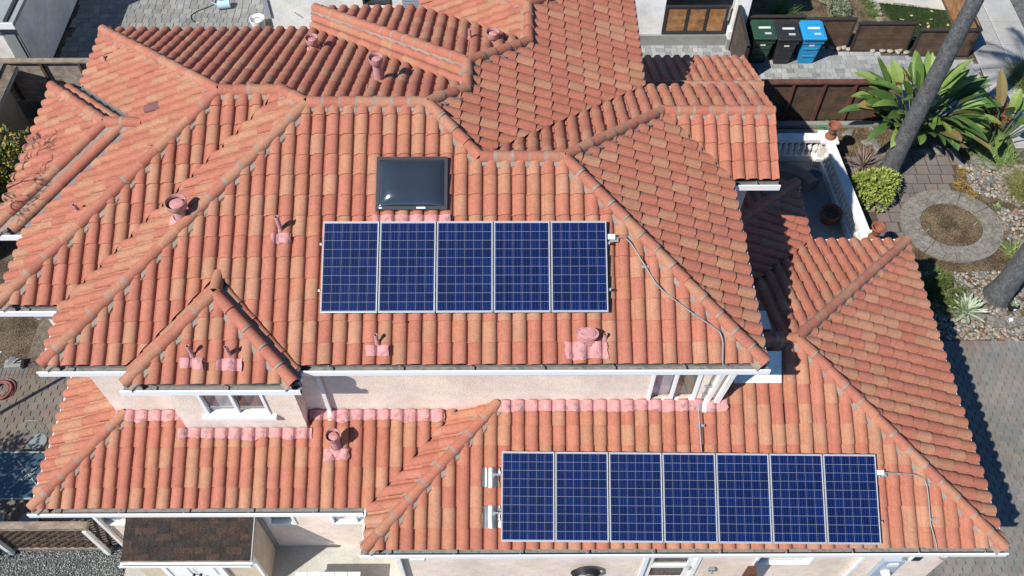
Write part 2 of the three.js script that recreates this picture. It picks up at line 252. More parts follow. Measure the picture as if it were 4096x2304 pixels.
// barrel courses laid along a line (hip and ridge caps, and the rolls in the narrow cheeks)
function barrelGeo(a, b, r0, r1, hgt, lift) {   // arched cover from a to b; a is the lower end, drawn wider
  const d = b.clone().sub(a), l = d.length(); d.normalize(); const s = new THREE.Vector3().crossVectors(d, V(0, 1, 0)).normalize(), u = new THREE.Vector3().crossVectors(s, d).normalize();
  const P = [], N = [], U = [], n = 8, uo = rnd() * 5;
  const pt = (e, i, k) => { const th = Math.PI * i / n, r = e ? r1 : r0; const q = (e ? b : a).clone().addScaledVector(s, -Math.cos(th) * (r - k)).addScaledVector(u, Math.sin(th) * (hgt * r - k) + lift - (i === 0 || i === n ? .03 : 0)); return q; };
  const nm = i => { const th = Math.PI * i / n; return s.clone().multiplyScalar(-Math.cos(th)).addScaledVector(u, Math.sin(th)).normalize(); };
  for (let i = 0; i < n; i++) {
    const q = [pt(0, i, 0), pt(0, i + 1, 0), pt(1, i + 1, 0), pt(1, i, 0)], m = [nm(i), nm(i + 1), nm(i + 1), nm(i)], w = [[i * .04, 0], [i * .04 + .04, 0], [i * .04 + .04, l], [i * .04, l]];
    for (const k of [0, 1, 2, 0, 2, 3]) { P.push(...q[k].toArray()); N.push(...m[k].toArray()); U.push(w[k][0] + uo, w[k][1] + uo); }
    for (const e of [0, 1]) { const g = [pt(e, i, 0), pt(e, i, .018), pt(e, i + 1, .018), pt(e, i + 1, 0)], nn = d.clone().multiplyScalar(e ? 1 : -1); for (const k of e ? [0, 2, 1, 0, 3, 2] : [0, 1, 2, 0, 2, 3]) { P.push(...g[k].toArray()); N.push(...nn.toArray()); U.push(uo + k * .01, uo); } }
  }
  return { P, N, U };
}
function geoOf(q, col) { const g = new THREE.BufferGeometry(); g.setAttribute('position', new THREE.Float32BufferAttribute(q.P, 3)); g.setAttribute('normal', new THREE.Float32BufferAttribute(q.N, 3)); g.setAttribute('uv', new THREE.Float32BufferAttribute(q.U, 2)); const C = new Float32Array(q.P.length); for (let i = 0; i < C.length; i += 3) C.set(col, i); g.setAttribute('color', new THREE.BufferAttribute(C, 3)); return g; }
const mortar = new MB();
const hAt = (H, d) => H + t * d;
function bed(A, B, w, lift, drop) {   // mortar bed under a run of caps: follows the two slopes
  const d = B.clone().sub(A), l = d.length(); d.normalize(); const s = new THREE.Vector3().crossVectors(d, V(0, 1, 0)).normalize(); const n = Math.max(2, Math.round(l / .09));
  for (const sg of [-1, 1]) { let prev = null; for (let i = 0; i <= n; i++) { const c = A.clone().addScaledVector(d, l * i / n), ww = w * (1 + .22 * (rnd() - .5));
    const a = c.clone(); a.y += lift; const b = c.clone().addScaledVector(s, sg * ww); b.y += lift - .02 - drop * ww + .012 * (rnd() - .5); const e = c.clone().addScaledVector(s, sg * (ww + .012)); e.y = b.y - .05;
    if (prev) { const [pa, pb, pe] = prev; for (const [x, y, z, q] of [[pa, pb, b, a], [pb, pe, e, b]]) sg > 0 ? mortar.quad(x.toArray(), y.toArray(), z.toArray(), q.toArray()) : mortar.quad(q.toArray(), z.toArray(), y.toArray(), x.toArray()); } prev = [a, b, e]; } }
}
function caps(A, B, o = {}) {   // A low end, B high end
  const { step = .40, r = .115, lift = .055, name = 'ridge_tile', w = .175, joint = .6, noBed, drop } = o;
  const d = B.clone().sub(A), l = d.length(); d.normalize(); const n = Math.max(1, Math.round(l / step)), e = l / n;
  for (let i = 0; i < n; i++) {
    const a = A.clone().addScaledVector(d, i * e), b = A.clone().addScaledVector(d, (i + 1) * e + (i < n - 1 ? .03 : 0)); a.y += .012; b.y -= .008;
    a.x += rr(-.006, .006); a.z += rr(-.006, .006);
    part(name, geoOf(barrelGeo(a, b, r * rr(.98, 1.03), r * .9, .95, lift), tileColour()), M.tile, roof);
    if (i && rnd() < joint) { const g = barrelGeo(a.clone().addScaledVector(d, -rr(.03, .05)), a.clone().addScaledVector(d, .01), r * .985, r * .97, .95, lift - .002); for (let k = 0; k < g.P.length; k += 9) mortar.tri(g.P.slice(k, k + 3), g.P.slice(k + 3, k + 6), g.P.slice(k + 6, k + 9), [g.N.slice(k, k + 3), g.N.slice(k + 3, k + 6), g.N.slice(k + 6, k + 9)]); }
  }
  if (!noBed) bed(A, B, w, .088, drop ?? (Math.abs(d.y) < .02 ? t : t * .707));
}
const q2 = (x, z, d) => V(x, hAt(H2, d), z), q1 = (x, z, d) => V(x, hAt(H1, d), z);
const d1 = (S - N0) / 2, z1 = (S + N0) / 2, d2 = (S - N2) / 2, z2 = (S + N2) / 2, d0 = (S0 - N0) / 2, z0 = (S0 + N0) / 2, dj = (XE1 - XJ) / 2, xj = (XE1 + XJ) / 2, de = (XE1 - X6) / 2, xe = (XE1 + X6) / 2, dg = (SG - N2) / 2, dw = (S3 - N3W) / 2, zw = (S3 + N3W) / 2, db = (XB2 - XB1) / 2, xb = (XB1 + XB2) / 2;
const R1W = q2(XW2 + d1, z1, d1), R1E = q2(XE1 - d1, z1, d1), R2W = q2(XE1 - d2, z2, d2), R2E = q2(XE2 - d2, z2, d2), R0W = q2(XW0 + d0, z0, d0), R0E = q2(XW2 + d0, z0, d0);
const K1 = q2(xj, N0 + dj, dj), K2 = q2(xj, NJ + dj, dj), K3 = q2(xe, NJ + de, de), K4 = q2(xe, N6 + de, de), G1 = q2(XE2 - dg, N2 + dg, dg), G2 = q2(XG, N2 + dg, dg), F1 = q2(XW3 + dw, zw, dw), F2 = q2(XW0 + dw + .08, zw, dw), B1 = q2(xb, SB - db, db), B2 = q2(xb, S - db - .05, db);
caps(q2(XW2, S, 0), R1W); caps(q2(XE2, S, 0), R2E, { joint: .95 }); caps(R1W, R1E, { step: .30, joint: 1 }); caps(R2W, R2E, { step: .31, joint: 1 }); caps(R2W, R1E, { joint: .9 });
caps(G1, R2E, { step: .36 }); caps(G1, G2, { step: .31, joint: 1 }); caps(K1, R1E, { step: .36 }); caps(K1, K2, { step: .42 }); caps(K3, K2, { step: .36 }); caps(K3, K4, { step: .42, joint: .3 }); caps(q2(XE1, N6, 0), K4);
caps(q2(X6, N6, 0), K4); caps(q2(XJ, NJ, 0), K2, { joint: .4 }); caps(q2(XW0, N0, 0), R0W, { joint: .3 }); caps(R0W, R0E, { step: .33, joint: .6 }); caps(R0E, R1W, { joint: .4 }); caps(q2(XW0, S0, 0), R0W, { joint: .4 });
caps(q2(XW3, N3W, 0), F1, { joint: .2 }); caps(F1, F2, { joint: 1 }); caps(q2(XW3, S3, 0), F1, { joint: .2 }); caps(q2(XB1, SB, 0), B1, { joint: .4 }); caps(q2(XB2, SB, 0), B1, { joint: .6 }); caps(B1, B2, { noBed: true });
// narrow cheeks: rolls laid along the hip
const roll = { name: 'roof_tile', r: .105, lift: .0, noBed: true, joint: 0, step: .40 };
caps(q2(XJ - 0, NJ + .26, .0), q2(xj - .0, NJ + dj + .26, dj), { ...roll, lift: -.02 }); caps(q2(XJ + .0, NJ + .56, 0), q2(xj, NJ + dj + .56, dj), { ...roll, lift: .0 });
caps(q2(XB2 - .0, S + .10, .0), q2(xb + .12, S + .10 - db + .12, db - .12), { ...roll, r: .09, lift: -.01 }); caps(q2(XB1, S + .10, 0), q2(xb - .1, S + .1 - db + .1, db - .1), { ...roll, r: .095, lift: -.015 });
caps(q2(XW3 + .34, N3W, 0), q2(XW3 + .34 + dw, zw, dw), { ...roll, r: .11, lift: -.01 }); caps(q2(XW3 + .34, S3, 0), q2(XW3 + .34 + dw, zw, dw), { ...roll, r: .12, lift: .0 });
// lower roof
const ds = S1B - SW, dlw = S1A - SW, d3 = (S1B - N3) / 2, z3 = (S1B + N3) / 2;
const LE = q1(XE3 - d3, z3, d3);
caps(q1(XL1, S1A, 0), q1(XL1 + dlw, SW, dlw)); caps(q1(XJ1, S1B, 0), q1(XJ1 + ds, SW, ds), { joint: .9 }); caps(q1(XE3, S1B, 0), LE, { joint: .95 }); caps(q1(XE3, N3, 0), LE, { joint: .95, step: .36 }); caps(q1(4.8, z3, d3), LE, { step: .36, joint: 1 });
caps(q1(XE4, N4, 0), q1(XE4 - 2.97, N4 + 2.97, 2.97)); caps(V(3.35, hAt(H1, PR - PN), PR), V(PX, hAt(H1, PR - PN), PR), { step: .36, joint: 1 });
part('mortar', mortar, M.mortar, roof);
function valley(A, B) { const valleyMetal = new MB(); const d = B.clone().sub(A).normalize(), s = new THREE.Vector3().crossVectors(d, V(0, 1, 0)).normalize(); const e = w => [A, B].map(p => { const q = p.clone().addScaledVector(s, w); q.y += .008 + Math.abs(w) * t * .70; return q.toArray(); }); const [l, r] = [e(-.13), e(.13)], c = e(0); valleyMetal.quad(c[0], c[1], l[1], l[0]); valleyMetal.quad(r[0], r[1], c[1], c[0]); part('valley_flashing', valleyMetal, M.valley, roof); }
valley(q2(XW2, S0, 0), q2(XW2 + d0, z0, d0)); valley(q2(XJ, N0, 0), K1); valley(q2(X6, NJ, 0), K3); valley(q2(XE1, N2, 0), R2W); valley(q2(XE2, SG, 0), q2(XE2 - dg, SG - dg, dg)); valley(q2(XW0, N3W, 0), q2(XW0 + dw, zw, dw)); valley(q2(XW0, S3, 0), q2(XW0 + dw, zw, dw));
valley(q2(XB1, S, 0), q2(xb, S - db, db)); valley(q2(XB2, S, 0), q2(xb, S - db, db)); valley(q1(XJ1, S1A, 0), q1(XJ1 + dlw, SW, dlw)); valley(q1(XE4, N3, 0), q1(XE4 - 2.97, N3 + 2.97, 2.97));

// panels: where the two arrays lie (used to skip hidden tiles)
const ARR = [{ n: 5, a: -2.5401, s: .8898, z: S, H: H2, rot: 0 }, { n: 7, a: .6075, s: .1177, z: S1B, H: H1, rot: -.0113 }];
// the 300 tiles that show largest are parts of their own, the others one joined field
for (const q of tiles) { const w = q.c.distanceTo(CP), f = CP.clone().sub(q.c).normalize().dot(q.nrm); q.size = sees(q.c) ? q.area2 * Math.max(f, .05) / (w * w) : 0;
  for (const r of ARR) { const L = r.n * 1.012; if (Math.abs(q.nrm.z - SA) < .01 && q.c.x > r.a && q.c.x < r.a + L) { const s = (r.z - q.c.z) / CA; if (Math.abs(q.c.y - (r.H + s * SA)) < .2 && s > r.s + .1 && s < r.s + 1.7) q.size = 0; } } }
tiles.sort((a, b) => b.size - a.size);
const rest = { P: [], N: [], U: [], C: [] };
tiles.forEach((q, i) => { if (i < 300) part('roof_tile', geoOf(q, q.col), M.tile, roof); else { for (let k = 0; k < q.P.length; k++) { rest.P.push(q.P[k]); rest.N.push(q.N[k]); rest.C.push(q.col[k % 3]); } for (const x of q.U) rest.U.push(x); } });
{ const g = new THREE.BufferGeometry(); g.setAttribute('position', new THREE.Float32BufferAttribute(rest.P, 3)); g.setAttribute('normal', new THREE.Float32BufferAttribute(rest.N, 3)); g.setAttribute('uv', new THREE.Float32BufferAttribute(rest.U, 2)); g.setAttribute('color', new THREE.Float32BufferAttribute(rest.C, 3)); stuff(part('roof_tile_field', g, M.tile, roof)); }
console.log('tiles', tiles.length, 'verts', rest.P.length / 3);

// ---------------------------------------------------------------- gutters, walls, windows, doors
function gutter(dir, c, from, to, H, e0 = .1, e1 = .1, name = 'gutter') {   // dir: which way the eave faces; c: its line; from..to along it
  const g = new MB(), a = from - e0, b = to + e1, y1 = H - .005, y0 = H - .12;
  const B = (o0, o1, ya, yb, p = a, q = b) => { if (dir === 'S') g.box(p, ya, c + o0, q, yb, c + o1); if (dir === 'N') g.box(p, ya, c - o1, q, yb, c - o0); if (dir === 'E') g.box(c + o0, ya, p, c + o1, yb, q); if (dir === 'W') g.box(c - o1, ya, p, c - o0, yb, q); };
  const EW = dir === 'E' || dir === 'W', o = EW ? .055 : .02; B(.123 - o, .133 - o, y0 - .06, y1 - .05); B(.108 - o, .14 - o, y1 - .05, y1 - .034); const m = part(name, g, M.white, roof);
  const g2 = g; { const k = new MB(), put = (o0, o1, ya, yb) => { if (dir === 'S') k.box(a, ya, c + o0, b, yb, c + o1); if (dir === 'N') k.box(a, ya, c - o1, b, yb, c - o0); if (dir === 'E') k.box(c + o0, ya, a, c + o1, yb, b); if (dir === 'W') k.box(c - o1, ya, a, c - o0, yb, b); }; put(-.05, .1225 - o, y0 - .06, y0 - .045); put(-.06, -.05, y0 - .1, y1 - .02); part('gutter_trough', k, M.gutterIn, roof); }
  for (let x = a + .5; x < b - .2; x += 1.25) { const P = (o0, o1) => { if (dir === 'S') { const h = new MB().box(x, y1 - .05, c + o0, x + .025, y1 - .036, c + o1); part('gutter_hanger', h, M.galv, roof); } }; P(-.04, .108); }
  return m;
}
gutter('S', S, XW2, XB1 - .12, H2); gutter('S', S, XB2 + .02, XE2, H2, 0, .1); gutter('S', SB, XB1, XB2, H2); gutter('E', XB2, S + .11, SB - .04, H2, 0, 0); gutter('S', S0, XW0, XW2 - .11, H2, .1, 0);
gutter('W', XW2, S0 + .12, S - .04, H2, 0, 0); gutter('W', XW0, N0, N3W - .12, H2, 0, 0); gutter('W', XW0, S3 + .12, S0 - .04, H2, 0, 0); gutter('W', XW3, N3W, S3 - .04, H2, 0, 0); gutter('S', S3, XW3, XW0 - .11, H2, .1, 0);
gutter('N', N0, XW0, XJ - .12, H2); gutter('N', NJ, XJ, X6 - .12, H2); gutter('N', N2, XE1 + .12, XG, H2, 0, .05); gutter('E', XE1, N6, N2 - .14, H2, 0, 0); gutter('E', XE2, SG + .12, S - .04, H2, 0, 0); gutter('S', SG, XE2 + .02, XG, H2, 0, .05); gutter('W', XJ, NJ + .04, N0 - .12, H2, 0, 0);
gutter('S', S1A, XL1, XJ1 - .11, H1, .1, 0); gutter('W', XJ1, S1A - .04, S1B - .04, H1, 0, 0); gutter('S', S1B, XJ1, XE3, H1); gutter('E', XE3, N3, S1B - .04, H1, 0, 0); gutter('N', N3, XE4 + .12, XE3, H1, 0, .1); gutter('E', XE4, N4, N3 - .12, H1, 0, 0); gutter('W', XL1, -6, S1A - .04, H1, 0, 0); gutter('N', PN, 3.4, PX, H1, 0, 0);

function wallZ(x0, x1, y0, y1, z, th, holes = [], m = M.stucco) {   // wall facing +z
  const s = new THREE.Shape([[x0, y0], [x1, y0], [x1, y1], [x0, y1]].map(p => new THREE.Vector2(...p)));
  for (const [a, b, c, d] of holes) s.holes.push(new THREE.Path([[a, c], [b, c], [b, d], [a, d]].map(p => new THREE.Vector2(...p))));
  const g = new THREE.ExtrudeGeometry(s, { depth: th, bevelEnabled: false }); g.translate(0, 0, z - th); return part('wall', new MB().add(g), m, house);
}
function wallBox(x0, y0, z0_, x1, y1, z1_) { return part('wall', new MB().box(x0, y0, z0_, x1, y1, z1_), M.stucco, house); }
function window_(x0, x1, y0, y1, z, o = {}) {
  const w = grp('window', house), f = new MB(), b = .055;
  for (const [p, q, r, s] of [[x0, x1, y0, y0 + b], [x0, x1, y1 - b, y1], [x0, x0 + b, y0 + b, y1 - b], [x1 - b, x1, y0 + b, y1 - b]]) f.box(p, r, z - .07, q, s, z + .025);
  const xm = x0 + (x1 - x0) * (o.split ?? .5); if (!o.single) f.box(xm - .03, y0 + b, z - .06, xm + .03, y1 - b, z + .012);
  part('frame', f, M.white, w);
  const cells = o.single ? [[x0 + b, x1 - b]] : [[x0 + b, xm - .03], [xm + .03, x1 - b]];
  cells.forEach(([p, q], i) => { part('pane', new MB().box(p, y0 + b, z - .045, q, y1 - b, z - .04), M.glass, w); part(i && !o.both ? 'blind' : 'curtain', new MB().box(p, y0 + b, z - .13, q, y1 - b, z - .12), i && !o.both ? o.dark || M.room : M.curtain, w); });
  if (o.sill) part('sill', new MB().box(x0 - .1, y0 - .1, z + .002, x1 + .1, y0 - .002, z + .09), M.white, w);
  return w;
}
const yW = H2 - .05;
const screen = mat(.12, .115, .12), greenRoom = mat(.13, .17, .12), tealRoom = mat(.20, .30, .26, { map: woodT });
// upper storey
wallZ(-6.97, -5.55, 3.3, yW, SW, .15); wallZ(-3.19, 4.80, 3.3, yW, SW, .15, [[3.41, 4.33, 4.36, 5.6]]); window_(3.41, 4.33, 4.36, 5.6, SW, { dark: greenRoom });
wallZ(-5.55, -3.19, 3.3, yW, -.38, .12, [[-4.98, -3.77, 4.5, 5.7]]); window_(-4.98, -3.77, 4.5, 5.7, -.38, { sill: true, dark: screen }); wallBox(-3.31, 3.3, -.85, -3.192, yW - .002, -.502); wallBox(-5.548, 3.3, -.85, -5.43, yW - .002, -.502);
wallBox(-6.97, 3.3, -1.96, -6.82, yW, -.85); wallBox(4.65, 3.3, -6.9, 4.80, yW, -.85); wallZ(-8.1, -6.83, 3.0, yW, S0 - .25, .15); wallBox(-8.1, 3, -3.7, -7.95, yW, -2.12); wallZ(-8.75, -8.1, 3, yW, S3 - .25, .15); wallBox(-8.75, 3, -7.0, -8.6, yW, -3.9); wallBox(-8.1, 3, -8.9, -7.95, yW, -7);
wallBox(-8.1, 3, -9.05, -3.35, yW, -8.9); wallBox(-3.35, 3, -9.8, -.9, yW, -9.65); wallBox(3.1, 0, -11, 3.28, yW, -6.9); wallBox(-.9, 3, -11, 3.1, yW, -10.85);
wallZ(4.80, 5.75, 3.3, yW, -5.02, .15); wallBox(5.6, 3.3, -6.95, 5.75, H2 - .05, -5.17);
// gable end of the small wing
{ const g = new MB(); g.tri([5.752, H2 - .05, N2 + .1], [5.752, H2 - .05, SG - .1], [5.752, H2 + dg * t - .06, N2 + dg]); g.tri([5.752, H2 - .05, SG - .1], [5.752, H2 - .05, N2 + .1], [5.752, H2 + dg * t - .06, N2 + dg]); part('gable', g, M.stucco, house); }
// ground storey
const WL = .62, WM = 1.45, yL = H1 - .04;
wallZ(-7.95, -1.59, 0, yL, WL, .15, [[-8.9 + 1.0, -7.0, 1.36, 2.5], [-4.34, -3.75, 1.38, 2.5], [-3.0, -1.95, 1.4, 2.5]].map(h => [Math.max(h[0], -7.9), ...h.slice(1)]));
window_(-7.9, -7.0, 1.36, 2.5, WL, { single: true }); window_(-4.34, -3.75, 1.38, 2.5, WL, { single: true }); window_(-3.0, -1.95, 1.4, 2.5, WL, { dark: greenRoom });
wallZ(-1.59, 9.75, 0, yL, WM, .15, [[-.51, 1.31, 1.65, 2.6], [3.58, 4.63, 0, 2.12], [5.83, 7.02, 1.18, 2.3]]);
window_(-.51, 1.31, 1.65, 2.6, WM, { dark: greenRoom }); window_(5.83, 7.02, 1.18, 2.3, WM, { single: true, both: true }).children.forEach(c => { if (c.name === 'curtain') c.material = tealRoom; });
wallBox(-1.59, 0, .62, -1.44, yL, 1.298); wallBox(-7.95, 0, -6, -7.8, yL, .468); wallBox(9.6, 0, -5, 9.75, yL, 1.298); wallBox(7.3, 0, -5.1, 9.6, yL, -4.95); wallBox(7.2, 0, -6.9, 7.35, yL, -5.1); wallBox(3.28, 0, -6.95, 7.2, yL, -6.8);
{ // glazed door
  const d = grp('door', house), f = new MB(), x0 = 3.58, x1 = 4.63; f.box(x0 - .06, 0, WM - .09, x0 + .03, 2.12, WM + .03); f.box(x1 - .03, 0, WM - .09, x1 + .06, 2.12, WM + .03); f.box(x0 + .03, 2.06, WM - .09, x1 - .03, 2.12, WM + .03); part('frame', f, M.white, d);
  const l = new MB(); l.box(x0 + .03, 0, WM - .07, x0 + .16, 2.06, WM - .02); l.box(x1 - .16, 0, WM - .07, x1 - .03, 2.06, WM - .02); l.box(x0 + .16, 1.95, WM - .07, x1 - .16, 2.06, WM - .02); l.box(x0 + .16, .95, WM - .065, x1 - .16, 1.07, WM + .0); l.box(x0 + .16, 0, WM - .065, x1 - .16, .22, WM - .02); part('leaf', l, M.whiteOld, d);
  part('pane', new MB().box(x0 + .16, 1.07, WM - .05, x1 - .16, 1.95, WM - .045), M.glass, d); part('pane', new MB().box(x0 + .16, .22, WM - .05, x1 - .16, .95, WM - .045), M.glass, d); part('blind', new MB().box(x0 + .03, 0, WM - .13, x1 - .03, 2.06, WM - .12), screen, d);
  part('handle', new MB().cyl(V(x1 - .10, 1.0, WM - .02), V(x1 - .10, 1.0, WM + .06), .03, .03), M.galv, d);
}
// downspouts
function spout(name, a, b, w = .07) { part(name, new MB().bar(a, b, w, w, V(0, 0, 1)), M.whiteOld, house); }
spout('downspout', V(-2.75, H2 - .2, SW + .05), V(-2.75, 4.1, SW + .05)); part('downspout_foot', new MB().bar(V(-2.75, 4.12, SW + .05), V(-2.75, 4.0, SW + .2), .07, .07), M.whiteOld, house);
spout('downspout', V(4.72, H2 - .2, SW + .05), V(4.55, 4.45, SW + .05), .08); spout('downspout', V(4.9, H2 - .3, SW + .04), V(4.75, 4.45, SW + .04), .10);
part('downspout_foot', new MB().bar(V(4.52, 4.42, SW + .06), V(4.5, 4.36, SW + .24), .08, .08), M.whiteOld, house);
spout('downspout', V(-7.82, H1 - .2, WL + .05), V(-7.82, .15, WL + .05)); spout('downspout', V(-1.5, H1 - .2, WM + .06), V(-1.5, .1, WM + .06), .09); spout('downspout', V(7.95, H1 - .2, WM + .05), V(7.95, .1, WM + .05));
// eave outriggers under the west eaves
for (const [x, z] of [[-8.45, S0 - .2], [-7.75, S0 - .2]]) part('eave_bracket', new MB().bar(V(x, H2 - .18, z), V(x + .25, H2 - .75, z - .05), .09, .12), M.whiteOld, house);

// pink painted flashing where roofs meet walls: a sheet pressed over the tiles
function flashing(sd, c, H, a0, a1, s0, s1, shift, parent = roof, name = 'flashing', m = M.pink) {
  const g = new MB(), na = Math.max(4, Math.round((a1 - a0) / .022)), ns = Math.max(3, Math.round((s1 - s0) / .07)), P = [], q = [];
  for (let j = 0; j <= ns; j++) for (let i = 0; i <= na; i++) { const a = a0 + (a1 - a0) * i / na + (i === 0 || i === na ? .05 * (n64(j * .09, a0 * .3 + i) - .5) : 0), s = s0 + (s1 - s0) * j / ns + (j === 0 ? .07 * (n16(a * .25, s0 * .3) - .5) + .03 * (n64(a * .3, s0) - .5) : 0); P.push(place[sd](c, H, a, s * CA, (.072 + profH(a - shift) * .8) + .018 * (n32(a * .12, s * .12 + .3) - .4))); }
  for (let j = 0; j < ns; j++) for (let i = 0; i < na; i++) { const k = j * (na + 1) + i; g.quad(P[k], P[k + 1], P[k + na + 2], P[k + na + 1]); }
  return part(name, g, m, parent);
}
const sl = z => z / CA;
flashing('S', S1A, H1, -6.95, -5.55, sl(S1A - SW) - .20, sl(S1A - SW) + .02, 0); flashing('S', S1A, H1, -3.15, XJ1 + 1.45, sl(S1A - SW) - .20, sl(S1A - SW) + .02, 0); flashing('S', S1A, H1, -5.7, -3.1, sl(S1A + .38) - .19, sl(S1A + .38) + .02, 0);
flashing('S', S1B, H1, XJ1 + ds - .1, 4.95, sl(S1B - SW) - .19, sl(S1B - SW) + .02, 0);
// ---------------------------------------------------------------- solar panels
const cellT = (() => {
  const c = document.createElement('canvas'); c.width = c.height = 128; const g = c.getContext('2d');
  g.fillStyle = '#0c2f7c'; g.fillRect(0, 0, 128, 128);
  for (let i = 0; i < 130; i++) { g.fillStyle = `rgba(${4 + rnd() * 12 | 0},${34 + rnd() * 30 | 0},${96 + rnd() * 50 | 0},.5)`; g.beginPath(); const x = rnd() * 128, y = rnd() * 128; g.moveTo(x, y); for (let k = 0; k < 4; k++) g.lineTo(x + rr(-14, 14), y + rr(-14, 14)); g.fill(); }
  g.fillStyle = '#7389b2'; for (const x of [21, 64, 107]) g.fillRect(x - 1.6, 0, 3.2, 128);
  const t_ = new THREE.CanvasTexture(c); t_.colorSpace = THREE.SRGBColorSpace; return t_;
})();
const cellM = [.30, .25, .36].map(k => new THREE.MeshPhysicalMaterial({ color: lin(k, k, k * 1.02), map: cellT, roughness: .5, specularIntensity: .15, clearcoat: .4, clearcoatRoughness: .04 }));
const sheetM = new THREE.MeshPhysicalMaterial({ color: lin(.36, .37, .40), roughness: .5, specularIntensity: .2, clearcoat: .4, clearcoatRoughness: .04 });
const cellG = new THREE.BoxGeometry(.1545, .1545, .001);
const bevelBar = (w, h, d) => new RoundedBoxGeometry(w, h, d, 1, .002);
function makePanel(i) {
  const p = thing('solar_panel', '', 'solar panel', [0, 0, 0], 0, 'solar panels on the tile roof');
  const W_ = .99, L = 1.65, f = new MB();
  f.add(bevelBar(W_, .014, .04), T(0, .007 - L / 2, -.02)); f.add(bevelBar(W_, .014, .04), T(0, L / 2 - .007, -.02)); f.add(bevelBar(.010, L - .028, .04), T(-W_ / 2 + .005, 0, -.02)); f.add(bevelBar(.010, L - .028, .04), T(W_ / 2 - .005, 0, -.02));
  part('frame', f, M.alu, p); part('backsheet', new MB().add(new THREE.BoxGeometry(W_ - .021, L - .029, .006), T(0, 0, -.007)), sheetM, p);
  for (let r = 0; r < 10; r++) for (let c = 0; c < 6; c++) { const m = shade(new THREE.Mesh(cellG, cellM[rnd() < .55 ? 0 : rnd() < .6 ? 1 : 2])); m.name = 'cell'; m.position.set((c - 2.5) * .1578, (r - 4.5) * .1582, -.0033); p.add(m); }
  return p;
}
const panel0 = makePanel(); let used = false;
const arrName = ['upper roof', 'lower roof'];
ARR.forEach((r, ai) => {
  const up = V(0, SA, -CA), nrm = V(0, CA, SA), X = V(1, 0, 0).applyAxisAngle(nrm, r.rot), Y = up.clone().applyAxisAngle(nrm, r.rot);
  const pitchW = .99 + .022, L = r.n * pitchW - .022;
  const mid = V(r.a + L / 2, r.H + (r.s + .825) * SA + .235 * CA, r.z - (r.s + .825) * CA + .235 * SA);
  const at = (x, y, h = 0) => mid.clone().addScaledVector(X, x).addScaledVector(Y, y).addScaledVector(nrm, h);
  const basisM = new THREE.Matrix4().makeBasis(X, Y, nrm), q = new THREE.Quaternion().setFromRotationMatrix(basisM);
  for (let i = 0; i < r.n; i++) {
    const p = used ? panel0.clone() : panel0; if (used) { p.name = numbered('solar_panel'); scene.add(p); } used = true;
    p.position.copy(at(-L / 2 + .495 + i * pitchW, 0)); p.quaternion.copy(q);
    const ends = ai ? { 0: 'next to the two foil flashings', 6: 'next to the conduit box on the lower roof' } : { 0: 'at the end away from the conduit box, upper row', 4: 'next to the conduit box on the upper roof' };
    const ord = ['first', 'second', 'third', 'fourth', 'fifth', 'sixth', 'seventh'];
    p.userData = { label: `blue solar panel in the ${ai ? 'seven' : 'five'} panel row, ${ord[r.n - 1 - i]} from the conduit box`, category: 'solar panel', group: ai ? 'solar panels of the lower row' : 'solar panels of the upper row' };
  }
  const rl = thing('mounting_rail', '', 'rail'); rl.userData = { label: `aluminium rails carrying the ${ai ? 'seven' : 'five'} solar panels of the ${arrName[ai]} row`, category: 'mounting rails' };
  for (const y of [-.42, .42]) { part('rail', new MB().bar(at(-L / 2 - .06, y, -.065), at(L / 2 + .06, y, -.065), .04, .045, nrm), M.alu, rl); part('end_cap', new MB().bar(at(L / 2 + .03, y, -.02), at(L / 2 + .055, y, -.02), .045, .05, nrm), M.alu, rl);
    for (let i = 0; i <= r.n; i++) { const x = -L / 2 + i * pitchW - .011; part('clamp', new MB().add(new THREE.BoxGeometry(.018, .035, .03), new THREE.Matrix4().compose(at(x, y, -.012), q, V(1, 1, 1))), M.black, rl); }
    for (let x = -L / 2 + .3; x < L / 2; x += 1.3) part('standoff', new MB().cyl(at(x, y, -.245), at(x, y, -.085), .03, .03), M.galv, rl); }
  r.at = at; r.L = L; r.nrm = nrm; r.q = q;
});
// foil flashings beside the lower row
for (const [i, [u, v]] of [[1970, 1905], [1972, 2058]].entries()) {
  const c = onPlane(u - 8, v, 0, 1, t, H1 + t * S1B + .07), f = thing('foil_flashing', ['shiny foil flashing plate with rail foot beside the solar row, higher one', 'shiny foil flashing plate with rail foot beside the solar row, nearer the gutter'][i], 'flashing', [0, 0, 0], 0, 'foil flashings');
  const s = (S1B - c.z) / CA; flashing('S', S1B, H1, c.x - .17, c.x + .17, s - .19, s + .19, 0, f, 'sheet', M.foil);
  part('cone', new MB().cyl(V(c.x + .06, c.y - .02, c.z), V(c.x + .06, c.y + .11, c.z + .02), .07, .035, 14), M.galv, f); part('arm', new MB().bar(V(c.x + .04, c.y + .12, c.z + .02), V(c.x + .34, c.y + .12, c.z + .02), .035, .03), M.alu, f);
}
